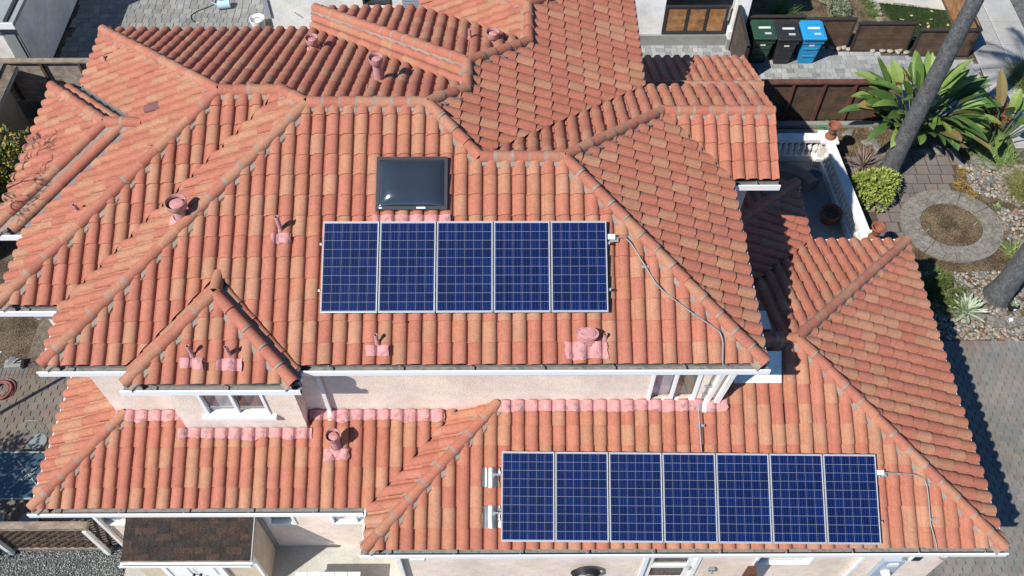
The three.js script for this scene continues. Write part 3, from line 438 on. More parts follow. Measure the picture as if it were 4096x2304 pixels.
// ---------------------------------------------------------------- skylight
{
  const P = [[1504, 838], [1791, 838], [1791, 627], [1504, 628]].map(([u, v]) => onPlane(u, v, 0, 1, t, H2 + t * S + .19)), c = P.reduce((a, b) => a.add(b), V(0, 0, 0)).multiplyScalar(.25), w = P[1].x - P[0].x, l = P[1].distanceTo(P[2]);
  const k = thing('skylight', 'square dark domed skylight above the upper row of solar panels', 'skylight'); const m = new THREE.Matrix4().makeBasis(V(1, 0, 0), V(0, SA, -CA), V(0, CA, SA)).setPosition(c);
  const f = new MB(); for (const [x0, x1, y0, y1] of [[-w / 2, w / 2, -l / 2, -l / 2 + .06], [-w / 2, w / 2, l / 2 - .06, l / 2], [-w / 2, -w / 2 + .06, -l / 2 + .06, l / 2 - .06], [w / 2 - .06, w / 2, -l / 2 + .06, l / 2 - .06]]) f.add(new THREE.BoxGeometry(x1 - x0, y1 - y0, .22), new THREE.Matrix4().multiplyMatrices(m, T((x0 + x1) / 2, (y0 + y1) / 2, -.10)));
  part('curb', f, M.darkFrame, k);
  const g = new MB(), n = 20, dm = (i, j) => { const a = i / n * 2 - 1, b = j / n * 2 - 1; const h = .13 * Math.pow((1 - a ** 4) * (1 - b ** 4), .75); return V(a * (w / 2 - .05), b * (l / 2 - .05), h).applyMatrix4(m); };
  const nn = (i, j) => { const e = .02, A = dm(Math.max(0, i - .05), j), B = dm(Math.min(n, i + .05), j), C = dm(i, Math.max(0, j - .05)), D = dm(i, Math.min(n, j + .05)); return B.sub(A).cross(D.sub(C)).normalize().toArray(); };
  for (let i = 0; i < n; i++) for (let j = 0; j < n; j++) g.quad(dm(i, j).toArray(), dm(i + 1, j).toArray(), dm(i + 1, j + 1).toArray(), dm(i, j + 1).toArray(), [nn(i, j), nn(i + 1, j), nn(i + 1, j + 1), nn(i, j + 1)]);
  part('dome', g, new THREE.MeshPhysicalMaterial({ color: lin(.028, .036, .045), roughness: .14, clearcoat: 1, clearcoatRoughness: .03 }), k);
  const st = new MB(); st.add(new THREE.BoxGeometry(.16, .03, .002), new THREE.Matrix4().multiplyMatrices(m, T(.17, -l / 2 + .03, .013))); st.add(new THREE.BoxGeometry(.05, .03, .002), new THREE.Matrix4().multiplyMatrices(m, T(-.52 * w + .11, -l / 2 + .03, .013))); part('sticker', st, M.white, k);
  const s0_ = (S - c.z) / CA - l / 2 - .06; flashing('S', S, H2, c.x - w / 2 - .06, c.x + w / 2 + .05, s0_ - .18, s0_ + .06, -7.36, k, 'apron');
}
// ---------------------------------------------------------------- vents and pipes
function plan(face, H, c) { return { S: [0, 1, t, H + t * c], N: [0, 1, -t, H - t * c], W: [-t, 1, 0, H - t * c], E: [t, 1, 0, H + t * c] }[face]; }
function vent(kind, uv, face, c, H, label, o = {}) {
  const p = onPlane(...uv, ...plan(face, H, c)), k = thing(kind === 'pipe' ? 'vent_pipe' : 'roof_vent', label, kind === 'pipe' ? 'vent pipe' : 'roof vent', [0, 0, 0], 0, kind === 'pipe' ? 'thin pink vent pipes' : 'capped pink roof vents');
  const b = p.clone(); b.y -= .02; const h = o.h || .35, r = o.r || .035;
  if (kind === 'pipe') { const g = new MB(), to = V(b.x, b.y + h, b.z); g.cyl(b, to, r, r, 14, true); g.cyl(V(b.x, b.y + .1, b.z), V(b.x, b.y + h, b.z), r * .72, r * .72, 12, true); part('pipe', g, M.pinkMetal, k); part('rim', new MB().add(new THREE.TorusGeometry(r * .87, r * .16, 6, 18), new THREE.Matrix4().makeRotationX(Math.PI / 2).setPosition(to)), M.pinkMetal, k); part('collar', new MB().cyl(b, V(b.x, b.y + .17, b.z), r * 1.9, r * 1.1, 14), M.pink, k); part('bore', new MB().cyl(V(b.x, b.y + h - .06, b.z), V(b.x, b.y + h - .05, b.z), r * .7, r * .7, 12), M.black, k); }
  else { const y = b.y; part('stack', new MB().cyl(b, V(b.x, y + h, b.z), r * .8, r * .66, 20), M.pinkMetal, k); const cp = new MB(); cp.lathe([[r * .66, 0], [r * 1.05, .02], [r * 1.12, .15], [r * 1.02, .15], [r * .98, .08]], 24, T(b.x, y + h - .03, b.z)); part('cap', cp, M.pinkMetal, k); part('lid', new MB().lathe([[0.001, .10], [r * .6, .09], [r * .8, .07], [r * .82, .03]], 24, T(b.x, y + h - .02, b.z)), M.pink, k); part('collar', new MB().lathe([[r * 1.7, -.08], [r * 1.5, .04], [r * .86, .16]], 20, T(b.x, y, b.z)), M.pink, k); }
  if (o.sheet !== false && face === 'S') { const s = (c - b.z) / CA; flashing('S', c, H, b.x - (o.sw || .17), b.x + (o.sw || .17), s - .22, s - .02 + (o.up || 0), o.shift ?? (H === H2 ? -7.36 : 0), k, 'flashing_sheet'); }
  return k;
}
vent('pipe', [1128, 935], 'S', S, H2, 'thin pink vent pipe standing between the skylight and the bay ridge', { h: .5, r: .04 });
vent('pipe', [1512, 1380], 'S', S, H2, 'thin pink vent pipe below the upper solar row near the gutter', { h: .36, sw: .2 });
vent('pipe', [2418, 1365], 'S', S, H2, 'short pink vent pipe beside the oval roof vent', { h: .25, sheet: false });
vent('pipe', [775, 1430], 'S', SB, H2, 'thin pink vent pipe on the bay roof, nearer the bay hip with grey mortar', { h: .4, sw: .2, shift: 0 });
vent('pipe', [925, 1432], 'S', SB, H2, 'thin pink vent pipe on the bay roof, nearer the solar panels', { h: .4, sw: .22, shift: 0 });
vent('pipe', [317, 855], 'W', XW0, H2, 'thin dark topped vent pipe on the lit west slope', { h: .28, r: .04 });
vent('pipe', [425, 250], 'W', XW0, H2, 'small bent vent pipe near the west eave corner', { h: .22, r: .03 });
vent('pipe', [1880, 165], 'N', NJ, H2, 'thin pink vent pipe on the shaded slope beside a capped vent', { h: .33, r: .036 });
vent('pipe', [1250, 172], 'N', N0, H2, 'thin pink vent pipe behind a capped vent near the eave', { h: .2, r: .03 });
vent('cap', [735, 880], 'W', XW2, H2, 'large round capped pink vent beside a long hip', { h: .42, r: .17 });
vent('cap', [1350, 1795], 'S', S1A, H1, 'tall round pink vent stack on the lower roof below the wall', { h: .52, r: .125, sw: .24, up: .02 });
vent('cap', [1258, 205], 'N', N0, H2, 'round capped pink vent on the shaded slope near the eave', { h: .28, r: .125 });
vent('cap', [1518, 330], 'N', N0, H2, 'tall round capped pink vent in front of the narrow tiled cheek', { h: .55, r: .125 });
vent('cap', [1972, 172], 'N', NJ, H2, 'round capped pink vent at the top of the shaded slope by the hip', { h: .2, r: .125 });
{ // oval vent
  const b = onPlane(2345, 1370, ...plan('S', H2, S)), k = thing('oval_vent', 'low oval pink roof vent on a painted flashing sheet by the gutter', 'roof vent');
  const ov = (rx, rz, y0, y1, tx = rx, tz = rz) => { const g = new MB(), n = 28, P = (i, f, y) => { const a = i / n * 2 * Math.PI, sx = Math.cos(a), sz = Math.sin(a); return [b.x + (f ? tx : rx) * Math.sign(sx) * Math.pow(Math.abs(sx), .6), b.y + y, b.z + (f ? tz : rz) * sz]; }; for (let i = 0; i < n; i++) { g.quad(P(i + 1, 0, y0), P(i, 0, y0), P(i, 1, y1), P(i + 1, 1, y1)); g.tri([b.x, b.y + y1, b.z], P(i + 1, 1, y1), P(i, 1, y1)); } return g; };
  part('base', ov(.21, .15, -.12, .2, .15, .09), M.pink, k); part('neck', ov(.14, .085, .2, .26), M.pinkMetal, k); part('cap', ov(.20, .12, .25, .31), M.pink, k); part('lid', ov(.16, .085, .31, .335, .14, .07), M.pink, k);
  const s = (S - b.z) / CA; flashing('S', S, H2, b.x - .38, b.x + .36, s - .30, s + .0, -7.36, k, 'flashing_sheet');
}
// ---------------------------------------------------------------- conduits, junction boxes
function conduit(pts, face, c, H, label, brackets, box) {
  const k = thing('conduit', label, 'conduit'); const P = pts.map(([u, v, h = .13]) => onPlane(u, v, plan(face, H, c)[0], plan(face, H, c)[1], plan(face, H, c)[2], plan(face, H, c)[3] + h / CA));
  part('tube', new MB().tube(P, .013, 8, 90), M.galv, k);
  for (const i of brackets) { const p = onPlane(...i, ...plan(face, H, c).map((x, j) => j === 3 ? x + .095 : x)); const q = new MB(); q.add(new THREE.BoxGeometry(.17, .05, .035), new THREE.Matrix4().makeBasis(V(1, 0, 0), V(0, SA, -CA), V(0, CA, SA)).setPosition(p)); part('bracket', q, M.galv, k); }
  if (box) { const p = onPlane(...box, ...plan(face, H, c).map((x, j) => j === 3 ? x + .17 : x)); part('junction_box', new MB().add(new RoundedBoxGeometry(.14, .10, .07, 2, .01), new THREE.Matrix4().makeBasis(V(1, 0, 0), V(0, SA, -CA), V(0, CA, SA)).setPosition(p)), M.whiteOld, k); part('box_foot', new MB().add(new THREE.BoxGeometry(.2, .06, .05), new THREE.Matrix4().makeBasis(V(1, 0, 0), V(0, SA, -CA), V(0, CA, SA)).setPosition(p.clone().add(V(.03, -.06, .03)))), M.galv, k); }
  return k;
}
conduit([[2462, 950, .17], [2500, 952], [2525, 975], [2560, 1030], [2590, 1080], [2625, 1135], [2660, 1170], [2720, 1215], [2780, 1260], [2835, 1295], [2880, 1330], [2890, 1365], [2890, 1440], [2893, 1462, .1]], 'S', S, H2, 'bent grey conduit running down the upper roof along the hip', [[2578, 1068], [2787, 1259]], [2445, 948]);
conduit([[3532, 1890, .17], [3600, 1893], [3665, 1900], [3695, 1915], [3708, 1945], [3716, 2010], [3722, 2090], [3735, 2140], [3746, 2180], [3748, 2200, .1]], 'S', S1B, H1, 'bent grey conduit running down the lower roof to the gutter', [[3585, 1895], [3703, 1938], [3724, 2077]], [3520, 1890]);
conduit([[2793, 1612, .15], [2797, 1680], [2802, 1750], [2806, 1805]], 'S', S1B, H1, 'straight grey conduit from the upper wall down to the lower solar row', [[2800, 1702]]);
{ const k = thing('wall_conduit', 'dark conduit fixed to the upper wall beside the window', 'conduit'); part('tube', new MB().tube([V(4.62, 6.05, SW + .1), V(4.55, 5.9, SW + .04), V(4.5, 5.2, SW + .03), V(4.44, 4.4, SW + .03)], .018, 8, 40), M.galv, k); for (const y of [5.5, 5.0, 4.7]) part('strap', new MB().box(4.43, y, SW, 4.57, y + .025, SW + .055), M.galv, k); }
// loose white boards on the lower roof beside the upper eave
for (const [u0, v0, u1, v1, l] of [[2935, 1405, 3124, 1532, 'large white foam board lying on the lower roof under the eave corner'], [3020, 1248, 3085, 1320, 'small white foam board lying in the shade on the lower roof']]) {
  const N = v0 < 1300, pl_ = N ? plan('N', H1, N3) : plan('S', H1, S1B), q = pl_.map((x, j) => j === 3 ? x + .13 : x);
  const P = [[u0, v1], [u1, v1], [u1 - (N ? 22 : 0), v0], [u0, v0]].map(p => onPlane(...p, ...q)), nr = N ? V(0, CA, -SA) : V(0, CA, SA), top = P.map(p => p.clone().addScaledVector(nr, .03));
  const g = new MB(); g.quad(...top.map(p => p.toArray())); for (let i = 0; i < 4; i++) g.quad(P[i].toArray(), P[(i + 1) % 4].toArray(), top[(i + 1) % 4].toArray(), top[i].toArray());
  const k = thing('foam_board', l, 'board'); part('board', g, M.whiteOld, k);
}
// ---------------------------------------------------------------- ground and paving
const gxz = pts => pts.map(([u, v]) => { const p = aty(u, v, 0); return [p.x, p.z]; });
function sheet(name, poly, y, m, kind = 'structure') { const s = new THREE.Shape(poly.map(([x, z]) => new THREE.Vector2(x, -z))); const g = new THREE.ShapeGeometry(s); g.rotateX(-Math.PI / 2); g.translate(0, y, 0); return struct(name, new MB().add(g), m); }
function slabOf(poly, y0, y1) { const s = new THREE.Shape(poly.map(([x, z]) => new THREE.Vector2(x, -z))); const g = new THREE.ExtrudeGeometry(s, { depth: y1 - y0, bevelEnabled: false }); g.rotateX(-Math.PI / 2); g.translate(0, y0, 0); return new MB().add(g); }
const inPoly = (x, z, p) => { let c = false; for (let i = 0, j = p.length - 1; i < p.length; j = i++) if ((p[i][1] > z) !== (p[j][1] > z) && x < (p[j][0] - p[i][0]) * (z - p[i][1]) / (p[j][1] - p[i][1]) + p[i][0]) c = !c; return c; };
sheet('ground', [[-90, -90], [90, -90], [90, 60], [-90, 60]], -.03, M.soil);
function prism(g, pts, y0, y1, ins) {   // chamfered block with outline pts
  const n = pts.length, c = pts.reduce((a, p) => [a[0] + p[0] / n, a[1] + p[1] / n], [0, 0]), t_ = pts.map(p => [c[0] + (p[0] - c[0]) * ins, c[1] + (p[1] - c[1]) * ins]);
  for (let i = 0; i < n; i++) { const a = pts[i], b = pts[(i + 1) % n], e = t_[i], f = t_[(i + 1) % n]; g.quad([b[0], y0, b[1]], [a[0], y0, a[1]], [e[0], y1, e[1]], [f[0], y1, f[1]]); if (i > 0 && i < n - 1) g.tri([t_[0][0], y1, t_[0][1]], [f[0], y1, f[1]], [e[0], y1, e[1]]); }
}
function pave(base, outlines, y, colours, nMax, name = 'paver', h = .012) {   // outlines: list of polygons laid on the sheet base
  const list = outlines.map(o => { const c = o.reduce((a, p) => [a[0] + p[0] / o.length, a[1] + p[1] / o.length], [0, 0]); const P = V(c[0], y, c[1]); return { o, d: P.distanceTo(CP), v: sees(P), col: (k => pick(colours).map(c => c * k))(rr(.92, 1.08)), yy: y + h * rr(.75, 1.1) }; }).filter(q => q.v).sort((a, b) => a.d - b.d);
  const restG = new MB();
  list.forEach((q, i) => { const g = i < nMax ? new MB() : restG; g.col = q.col; prism(g, q.o, y, q.yy, .95); if (i < nMax) part(name, g, M.paver, base); });
  if (restG.P.length) stuff(part(name + '_field', restG, M.paver, base));
}
function hexes(poly, w, rot = 0) { const out = [], xs = poly.map(p => p[0]), zs = poly.map(p => p[1]), d = w * .9; let r = 0; for (let z = Math.min(...zs); z < Math.max(...zs); z += d * .86, r++) for (let x = Math.min(...xs) + (r % 2) * w / 2; x < Math.max(...xs); x += w) if (inPoly(x, z, poly)) { const a = w * .485, b = d * .30, c = d * .575; out.push([[x - a, z - b], [x - a * .45, z - c * .82], [x, z - c], [x + a * .45, z - c * .82], [x + a, z - b], [x + a * .93, z], [x + a, z + b], [x + a * .45, z + c * .82], [x, z + c], [x - a * .45, z + c * .82], [x - a, z + b], [x - a * .93, z]]); } return out; }
function grid(poly, ws, d, ox = 0, gap = .008) { const out = [], xs = poly.map(p => p[0]), zs = poly.map(p => p[1]); let r = 0; for (let z = Math.min(...zs); z < Math.max(...zs); z += d, r++) { let x = Math.min(...xs) - rnd() * ws[0]; while (x < Math.max(...xs)) { const w = pick(ws); if (inPoly(x + w / 2, z + d / 2, poly)) out.push([[x + gap / 2, z + gap / 2], [x + w - gap / 2, z + gap / 2], [x + w - gap / 2, z + d - gap / 2], [x + gap / 2, z + d - gap / 2]]); x += w; } } return out; }
const greyP = [[.40, .42, .43], [.34, .36, .37], [.46, .48, .49], [.28, .30, .32], [.43, .44, .44]], driveP = [[.235, .225, .21], [.26, .235, .215], [.215, .225, .215], [.25, .24, .225]], yardP = [[.20, .17, .14], [.22, .185, .15], [.19, .175, .15], [.21, .165, .145]];
// driveway of interlocking pavers with a soldier course
const drivePoly = [[9.8, -4.72], [17, -4.72], [17, 6], [9.8, 6]];
const drive = sheet('driveway', drivePoly, .0, M.sand);
pave(drive, hexes([[10, -4.45], [14.6, -4.45], [14.6, 1.8], [9.8, 1.8]], .215), .004, driveP, 260);
{ const b = []; for (let x = 10; x < 14.6; x += .105) b.push([[x, -4.7], [x + .098, -4.7], [x + .098, -4.48], [x, -4.48]]); pave(drive, b, .004, [[.27, .21, .19], [.24, .24, .23], [.22, .235, .235], [.28, .22, .20]], 60, 'edge_paver'); }
// yard pavers west of the house
const yardPoly = [[-14, -4.1], [-8.0, -4.1], [-8.0, .55], [-14, .55]];
const yard = sheet('patio', yardPoly, .0, M.sand);
pave(yard, hexes([[-12.6, -3.6], [-8.0, -3.6], [-8.0, .5], [-12.6, .5]], .23), .004, yardP, 160);
{ const b = []; for (let x = -12.5; x < -9; x += .11) for (const z of [-3.98, -3.78]) b.push([[x, z], [x + .102, z], [x + .102, z + .19], [x, z + .19]]); pave(yard, b, .004, [[.20, .15, .125], [.19, .175, .15], [.16, .165, .165]], 70, 'edge_paver'); }
// neighbour's paved alley, porch court and patio
const alleyPoly = [[3.4, -16.2], [8.1, -16.2], [11.4, -15.9], [15.9, -15.4], [16.2, -12.75], [3.4, -12.75]];
const alley = sheet('alley', alleyPoly, .0, M.sand); pave(alley, grid([[4.0, -16.2], [8.1, -16.2], [11.4, -15.9], [15.9, -15.35], [16.3, -12.8], [4.0, -12.8]], [.17, .23, .3], .2), .004, greyP, 280);
const courtPoly = [[-13.9, -21], [-7.1, -21], [-7.1, -13.7], [-13.9, -13.7]];
const court = sheet('courtyard', courtPoly, .0, M.sand); pave(court, grid([[-13.9, -19.5], [-7.0, -19.5], [-7.0, -14], [-13.9, -14]], [.22, .3], .24), .004, [[.30, .31, .30], [.26, .27, .27], [.34, .345, .33], [.28, .28, .27]], 240);
// pavement slabs and street
const walk = sheet('sidewalk', [[15.95, -26], [18.05, -26], [18.05, 4], [15.95, 4]], .0, M.sand);
{ const b = []; for (let z = -22; z < -8; z += 1.17) for (const x of [15.98, 17.0]) b.push([[x, z], [x + 1.01, z], [x + 1.01, z + 1.16], [x, z + 1.16]]); pave(walk, b, .004, [[.46, .465, .455], [.455, .46, .455]], 60, 'slab', .02); }
const street = sheet('street', [[18.05, -40], [60, -40], [60, 40], [18.05, 40]], -.02, M.asphalt);
// concrete patio by the shed and gravel strip
sheet('concrete_patio', [[-7.75, .6], [-1.5, .6], [-1.5, 6], [-7.75, 6]], .0, M.concrete);
const grav = sheet('gravel', [[-14, .58], [-7.8, .58], [-7.8, 6], [-14, 6]], -.008, mat(.13, .135, .13, { map: coarse }));
function scatter(name, n, f, geo, m, cols, parent) { const im = new THREE.InstancedMesh(geo, m, n), o = new THREE.Object3D(); const c = new THREE.Color(); for (let i = 0; i < n; i++) { f(o, i); o.updateMatrix(); im.setMatrixAt(i, o.matrix); const k = pick(cols), b = rr(.8, 1.2); im.setColorAt(i, c.setRGB(k[0] * b, k[1] * b, k[2] * b)); } im.name = numbered(name); shade(im); im.userData.kind = 'stuff'; (parent || scene).add(im); return im; }
function pebbleGeo(s) { const g = new THREE.IcosahedronGeometry(1, 1), p = g.attributes.position; for (let i = 0; i < p.count; i++) { const x = p.getX(i), y = p.getY(i), z = p.getZ(i), k = 1 + .16 * Math.sin(x * 3 + s) * Math.cos(z * 2.3 + s * 2) + .1 * Math.sin(y * 4 + s * 3); p.setXYZ(i, x * k, y * k * .62, z * k * .8); } g.computeVertexNormals(); return g; }
const gravM = mat(1, 1, 1, { roughness: .95 });
const rockGeo = new THREE.IcosahedronGeometry(1, 0);
{ const im = scatter('gravel_stones', 9000, o => { o.position.set(rr(-11.2, -7.75), rr(-.005, .012), rr(.62, 2.6)); const s = rr(.008, .02); o.scale.set(s, s * .7, s * rr(.7, 1.2)); o.rotation.set(rr(0, 3), rr(0, 6), rr(0, 3)); }, rockGeo, gravM, [[.24, .26, .25], [.17, .19, .18], [.32, .34, .33], [.42, .43, .42], [.12, .14, .13]]); im.userData.label = 'grey green gravel strip beside the trellis'; im.userData.category = 'gravel'; }
// front garden: pebbles, brick path, stone ring
const gardenSoil = sheet('garden_bed', [[9.8, -12.6], [15.9, -12.6], [15.9, -4.74], [9.8, -4.74]], -.012, M.mulch);
const pathPoly = gxz([[3350, 640], [3560, 595], [3700, 590], [3830, 590], [3822, 770], [3650, 840], [3600, 900], [3625, 1010], [3650, 1072], [3590, 985], [3540, 960], [3480, 850]]);
const path = sheet('brick_path', pathPoly, .0, mat(.155, .10, .085, { map: coarse })); pave(path, grid(pathPoly, [.36, .37], .36, 0, .03), .004, [[.21, .19, .175], [.19, .175, .165], [.225, .185, .165]], 90, 'paver', .014);
const RC = aty(3802, 905, 0);
{ // ring of flat stones round a bare bed
  const ring = thing('stone_ring', 'ring of flat grey stone slabs round a bare mulch circle', 'stone ring'), n = 11;
  const E = (a, k) => [RC.x + Math.cos(a) * (k ? .86 : 1.42), RC.z + Math.sin(a) * (k ? .78 : 1.30)];
  for (let i = 0; i < n; i++) { const a0 = i / n * 6.283 + .008 + (i % 3) * .05, a1 = (i + 1) / n * 6.283 - .005 + ((i + 1) % n % 3) * .05, o = []; for (let k = 0; k <= 4; k++) o.push(E(a0 + (a1 - a0) * k / 4, 0)); for (let k = 4; k >= 0; k--) o.push(E(a0 + (a1 - a0) * k / 4, 1)); part('slab', slabOf(o.map(p => [p[0], p[1]]), 0, .07 + rr(0, .012)), M.slab, ring); }
  const o = []; for (let i = 0; i < 40; i++) o.push(E(i / 40 * 6.283, 1)); part('mulch', slabOf(o, 0, .035), M.mulch, ring);
  for (const [u, v] of [[3705, 925], [3895, 900]]) { const p = aty(u, v, .04); part('sprinkler_stub', new MB().cyl(V(p.x, .03, p.z), V(p.x + .05, .14, p.z), .018, .02), M.galv, ring); }
}
const pebCols = [[.26, .225, .175], [.19, .19, .18], [.30, .27, .23], [.25, .16, .105], [.13, .145, .15], [.36, .34, .30], [.21, .185, .15]];
const pebGeos = [0, 1, 2, 3, 4].map(pebbleGeo);
const pebMats = pebCols.map(c => mat(c[0] * 1.2, c[1] * 1.2, c[2] * 1.2, { map: blotch, roughness: .8 }));
const pebAreas = [gxz([[3640, 1075], [3800, 1090], [4096, 1080], [4096, 1365], [3760, 1355]]), gxz([[3830, 650], [4096, 660], [4096, 830], [4010, 800], [3900, 770]]), gxz([[3980, 830], [4096, 840], [4096, 1000], [4035, 960]])];
function pebbleAt(i) { const A = pebAreas[i % 10 < 6 ? 0 : i % 10 < 9 ? 1 : 2]; for (let k = 0; k < 60; k++) { const x = rr(10.6, 16), z = rr(-11, -4.72); if (inPoly(x, z, A) && Math.hypot((x - RC.x) / 1.45, (z - RC.z) / 1.33) > 1) return [x, z]; } return [14, -5]; }
{ const made = []; for (let i = 0; i < 290; i++) { const [x, z] = pebbleAt(i); const s = rr(.05, .085); if (made.some(p => Math.hypot(p[0] - x, p[1] - z) < .085)) continue; made.push([x, z]); const m = shade(new THREE.Mesh(pick(pebGeos), pick(pebMats))); m.name = 'pebble'; m.position.set(x, .012, z); m.scale.setScalar(s); m.rotation.y = rr(0, 6); gardenSoil.add(m); }
  scatter('pebbles', 2600, (o, i) => { const [x, z] = pebbleAt(i); o.position.set(x, .0, z); const s = rr(.02, .05); o.scale.set(s, s * .8, s * rr(.8, 1.2)); o.rotation.set(0, rr(0, 6), 0); }, pebGeos[1], gravM, pebCols).userData.label = 'small round river pebbles between the garden plants'; }
// ---------------------------------------------------------------- fences
function plankFence(name, label, x0, x1, z, h, post, m, trim, group, o = {}) {
  const f = thing(name, label, 'fence', [0, 0, 0], 0, group);
  for (let y = .05, i = 0; y < h - .08; y += .145, i++) part('board', new MB().box(x0, y, z - .012 + (i % 2) * .004, x1, y + .135, z + .010), m, f);
  for (let x = x0; x <= x1 + .01; x += post) part('post', new MB().box(x - .04, 0, z + .012, x + .04, h - .02, z + .10), trim, f);
  part('top_rail', new MB().box(x0 - .05, h - .02, z - .07, x1 + .05, h + .03, z + .12), trim, f); part('bottom_rail', new MB().box(x0, .02, z + .104, x1, .09, z + .13), trim, f); return f;
}
plankFence('plank_fence', 'brown plank fence with red posts between house and alley', 7.3, 12.35, -12.66, 1.6, .92, M.darkWood, M.redwood);
plankFence('weathered_fence', 'weathered grey plank fence with dark posts beside the shed', -15.6, -8.9, -13.66, 1.6, 1.15, mat(.50, .45, .40, { map: woodT }), M.oldWood).children.forEach(c => { if (c.name === 'post') c.material = M.darkWood; });
part('footing', new MB().box(7.3, 0, -12.52, 12.35, .12, -12.36), M.greyConcrete, thing('fence_kerb', 'low pale concrete kerb along the foot of the brown fence', 'kerb'));
const steps2 = [[8.2, 10.25, -16.12, 1.16], [10.25, 11.85, -16.0, 1.16], [11.9, 13.75, -15.82, 1.13], [13.8, 15.72, -15.58, 1.05]];
steps2.forEach(([x0, x1, z, h], i) => { const f = thing('panel_fence', ['dark board fence panel behind the green and black bins', 'dark board fence panel beside the blue bin', 'dark board fence panel with white stones at its foot', 'dark board fence panel at the sidewalk corner'][i], 'fence', [0, 0, 0], 0, 'black framed board panels'); for (let y = .06; y < h - .08; y += .15) part('board', new MB().box(x0 + .05, y, z - .01, x1 - .05, y + .142, z + .01), M.darkWood, f); const g = new MB(); g.box(x0, .0, z - .03, x0 + .05, h, z + .04); part('post', g, M.blackTrim, f); part('post', new MB().box(x1 - .05, 0, z - .03, x1, h, z + .04), M.blackTrim, f); part('top_rail', new MB().box(x0 - .02, h, z - .06, x1 + .02, h + .04, z + .06), M.blackTrim, f); part('bottom_rail', new MB().box(x0 + .05, 0, z - .03, x1 - .05, .05, z + .04), M.blackTrim, f); });
{ const f = thing('side_fence', 'brown board fence along the sidewalk with black cap', 'fence', [15.7, 0, -15.6], 0); for (let y = .06; y < 1.0; y += .15) part('board', new MB().box(-.01, y, -5.0, .01, y + .142, -.05), M.cedar, f); part('post', new MB().box(-.04, 0, -.05, .04, 1.05, .04), M.blackTrim, f); part('top_rail', new MB().box(-.06, 1.05, -5, .06, 1.09, .05), M.blackTrim, f); }
{ const st = [[3325, 192], [3355, 195], [3375, 190], [3395, 197], [3290, 190], [3560, 205], [3590, 208], [3600, 200], [3625, 210], [3530, 203], [3490, 203]]; st.forEach(([u, v], i) => { const p = aty(u, v, .05); const m = thing('white_stone', 'rounded whitish stone at the foot of the dark board fence', 'stone', [p.x, .05, p.z], rr(0, 6), 'white stones along the fence'); const g = pick(pebGeos).clone(); g.scale(.11, .10, .1); part('stone', g, pebMats[5], m); }); }
// ---------------------------------------------------------------- neighbouring buildings
{
  const b = thing('white_house', 'white stucco neighbouring house with a dark window', 'house'); const wm = mat(.97, .98, .98, { map: blotch, roughness: .9 });
  const s = new MB(); const z = -17.0; const sh = new THREE.Shape([[-7.1, 0], [3.0, 0], [3.0, 5.6], [-7.1, 5.6]].map(p => new THREE.Vector2(...p))); sh.holes.push(new THREE.Path([[-4.0, .98], [-3.05, .98], [-3.05, 2.3], [-4.0, 2.3]].map(p => new THREE.Vector2(...p)))); s.add(new THREE.ExtrudeGeometry(sh, { depth: .2, bevelEnabled: false }), T(0, 0, z - .2)); part('wall', s, wm, b);
  part('wall', new MB().box(-7.1, 0, -23, 3.0, 5.6, z - .202), wm, b);
  const w = grp('window', b); part('frame', new MB().box(-4.0, .98, z - .12, -3.93, 2.3, z + .01).box(-3.12, .98, z - .12, -3.05, 2.3, z + .01).box(-3.93, .98, z - .12, -3.12, 1.05, z + .01), M.darkFrame, w); part('pane', new MB().box(-3.93, 1.05, z - .09, -3.12, 2.3, z - .085), M.glass, w); part('blind', new MB().box(-3.93, 1.05, z - .15, -3.12, 2.3, z - .14), greenRoom, w);
  for (let y = .75; y < 1.5; y += .1) part('louvre', new MB().box(-2.72, y, z + .002, -2.1, y + .07, z + .05), mat(.30, .33, .38), b);
  part('corner_trim', new MB().box(-7.24, .55, z - .05, -7.08, 4, z + .06), mat(.34, .35, .40), b);
  const k = thing('wall_bracket', 'small brass hook on the white wall', 'hook', [-6.3, .72, z + .01]); part('arm', new MB().bar(V(0, 0, 0), V(.16, -.13, .06), .02, .02), mat(.35, .28, .16), k);
  const a = thing('white_planter', 'round white planter at the corner of the white wall', 'planter', [-7.6, 0, -17.05]); part('pot', new MB().lathe([[.02, 0], [.2, 0], [.26, .42], [.23, .42], [.2, .3], [.01, .3]], 24), M.white, a); part('rope', new MB().add(new THREE.TorusGeometry(.15, .015, 6, 20), new THREE.Matrix4().makeRotationX(1.57).setPosition(0, .34, 0)), mat(.3, .28, .26), a);
}
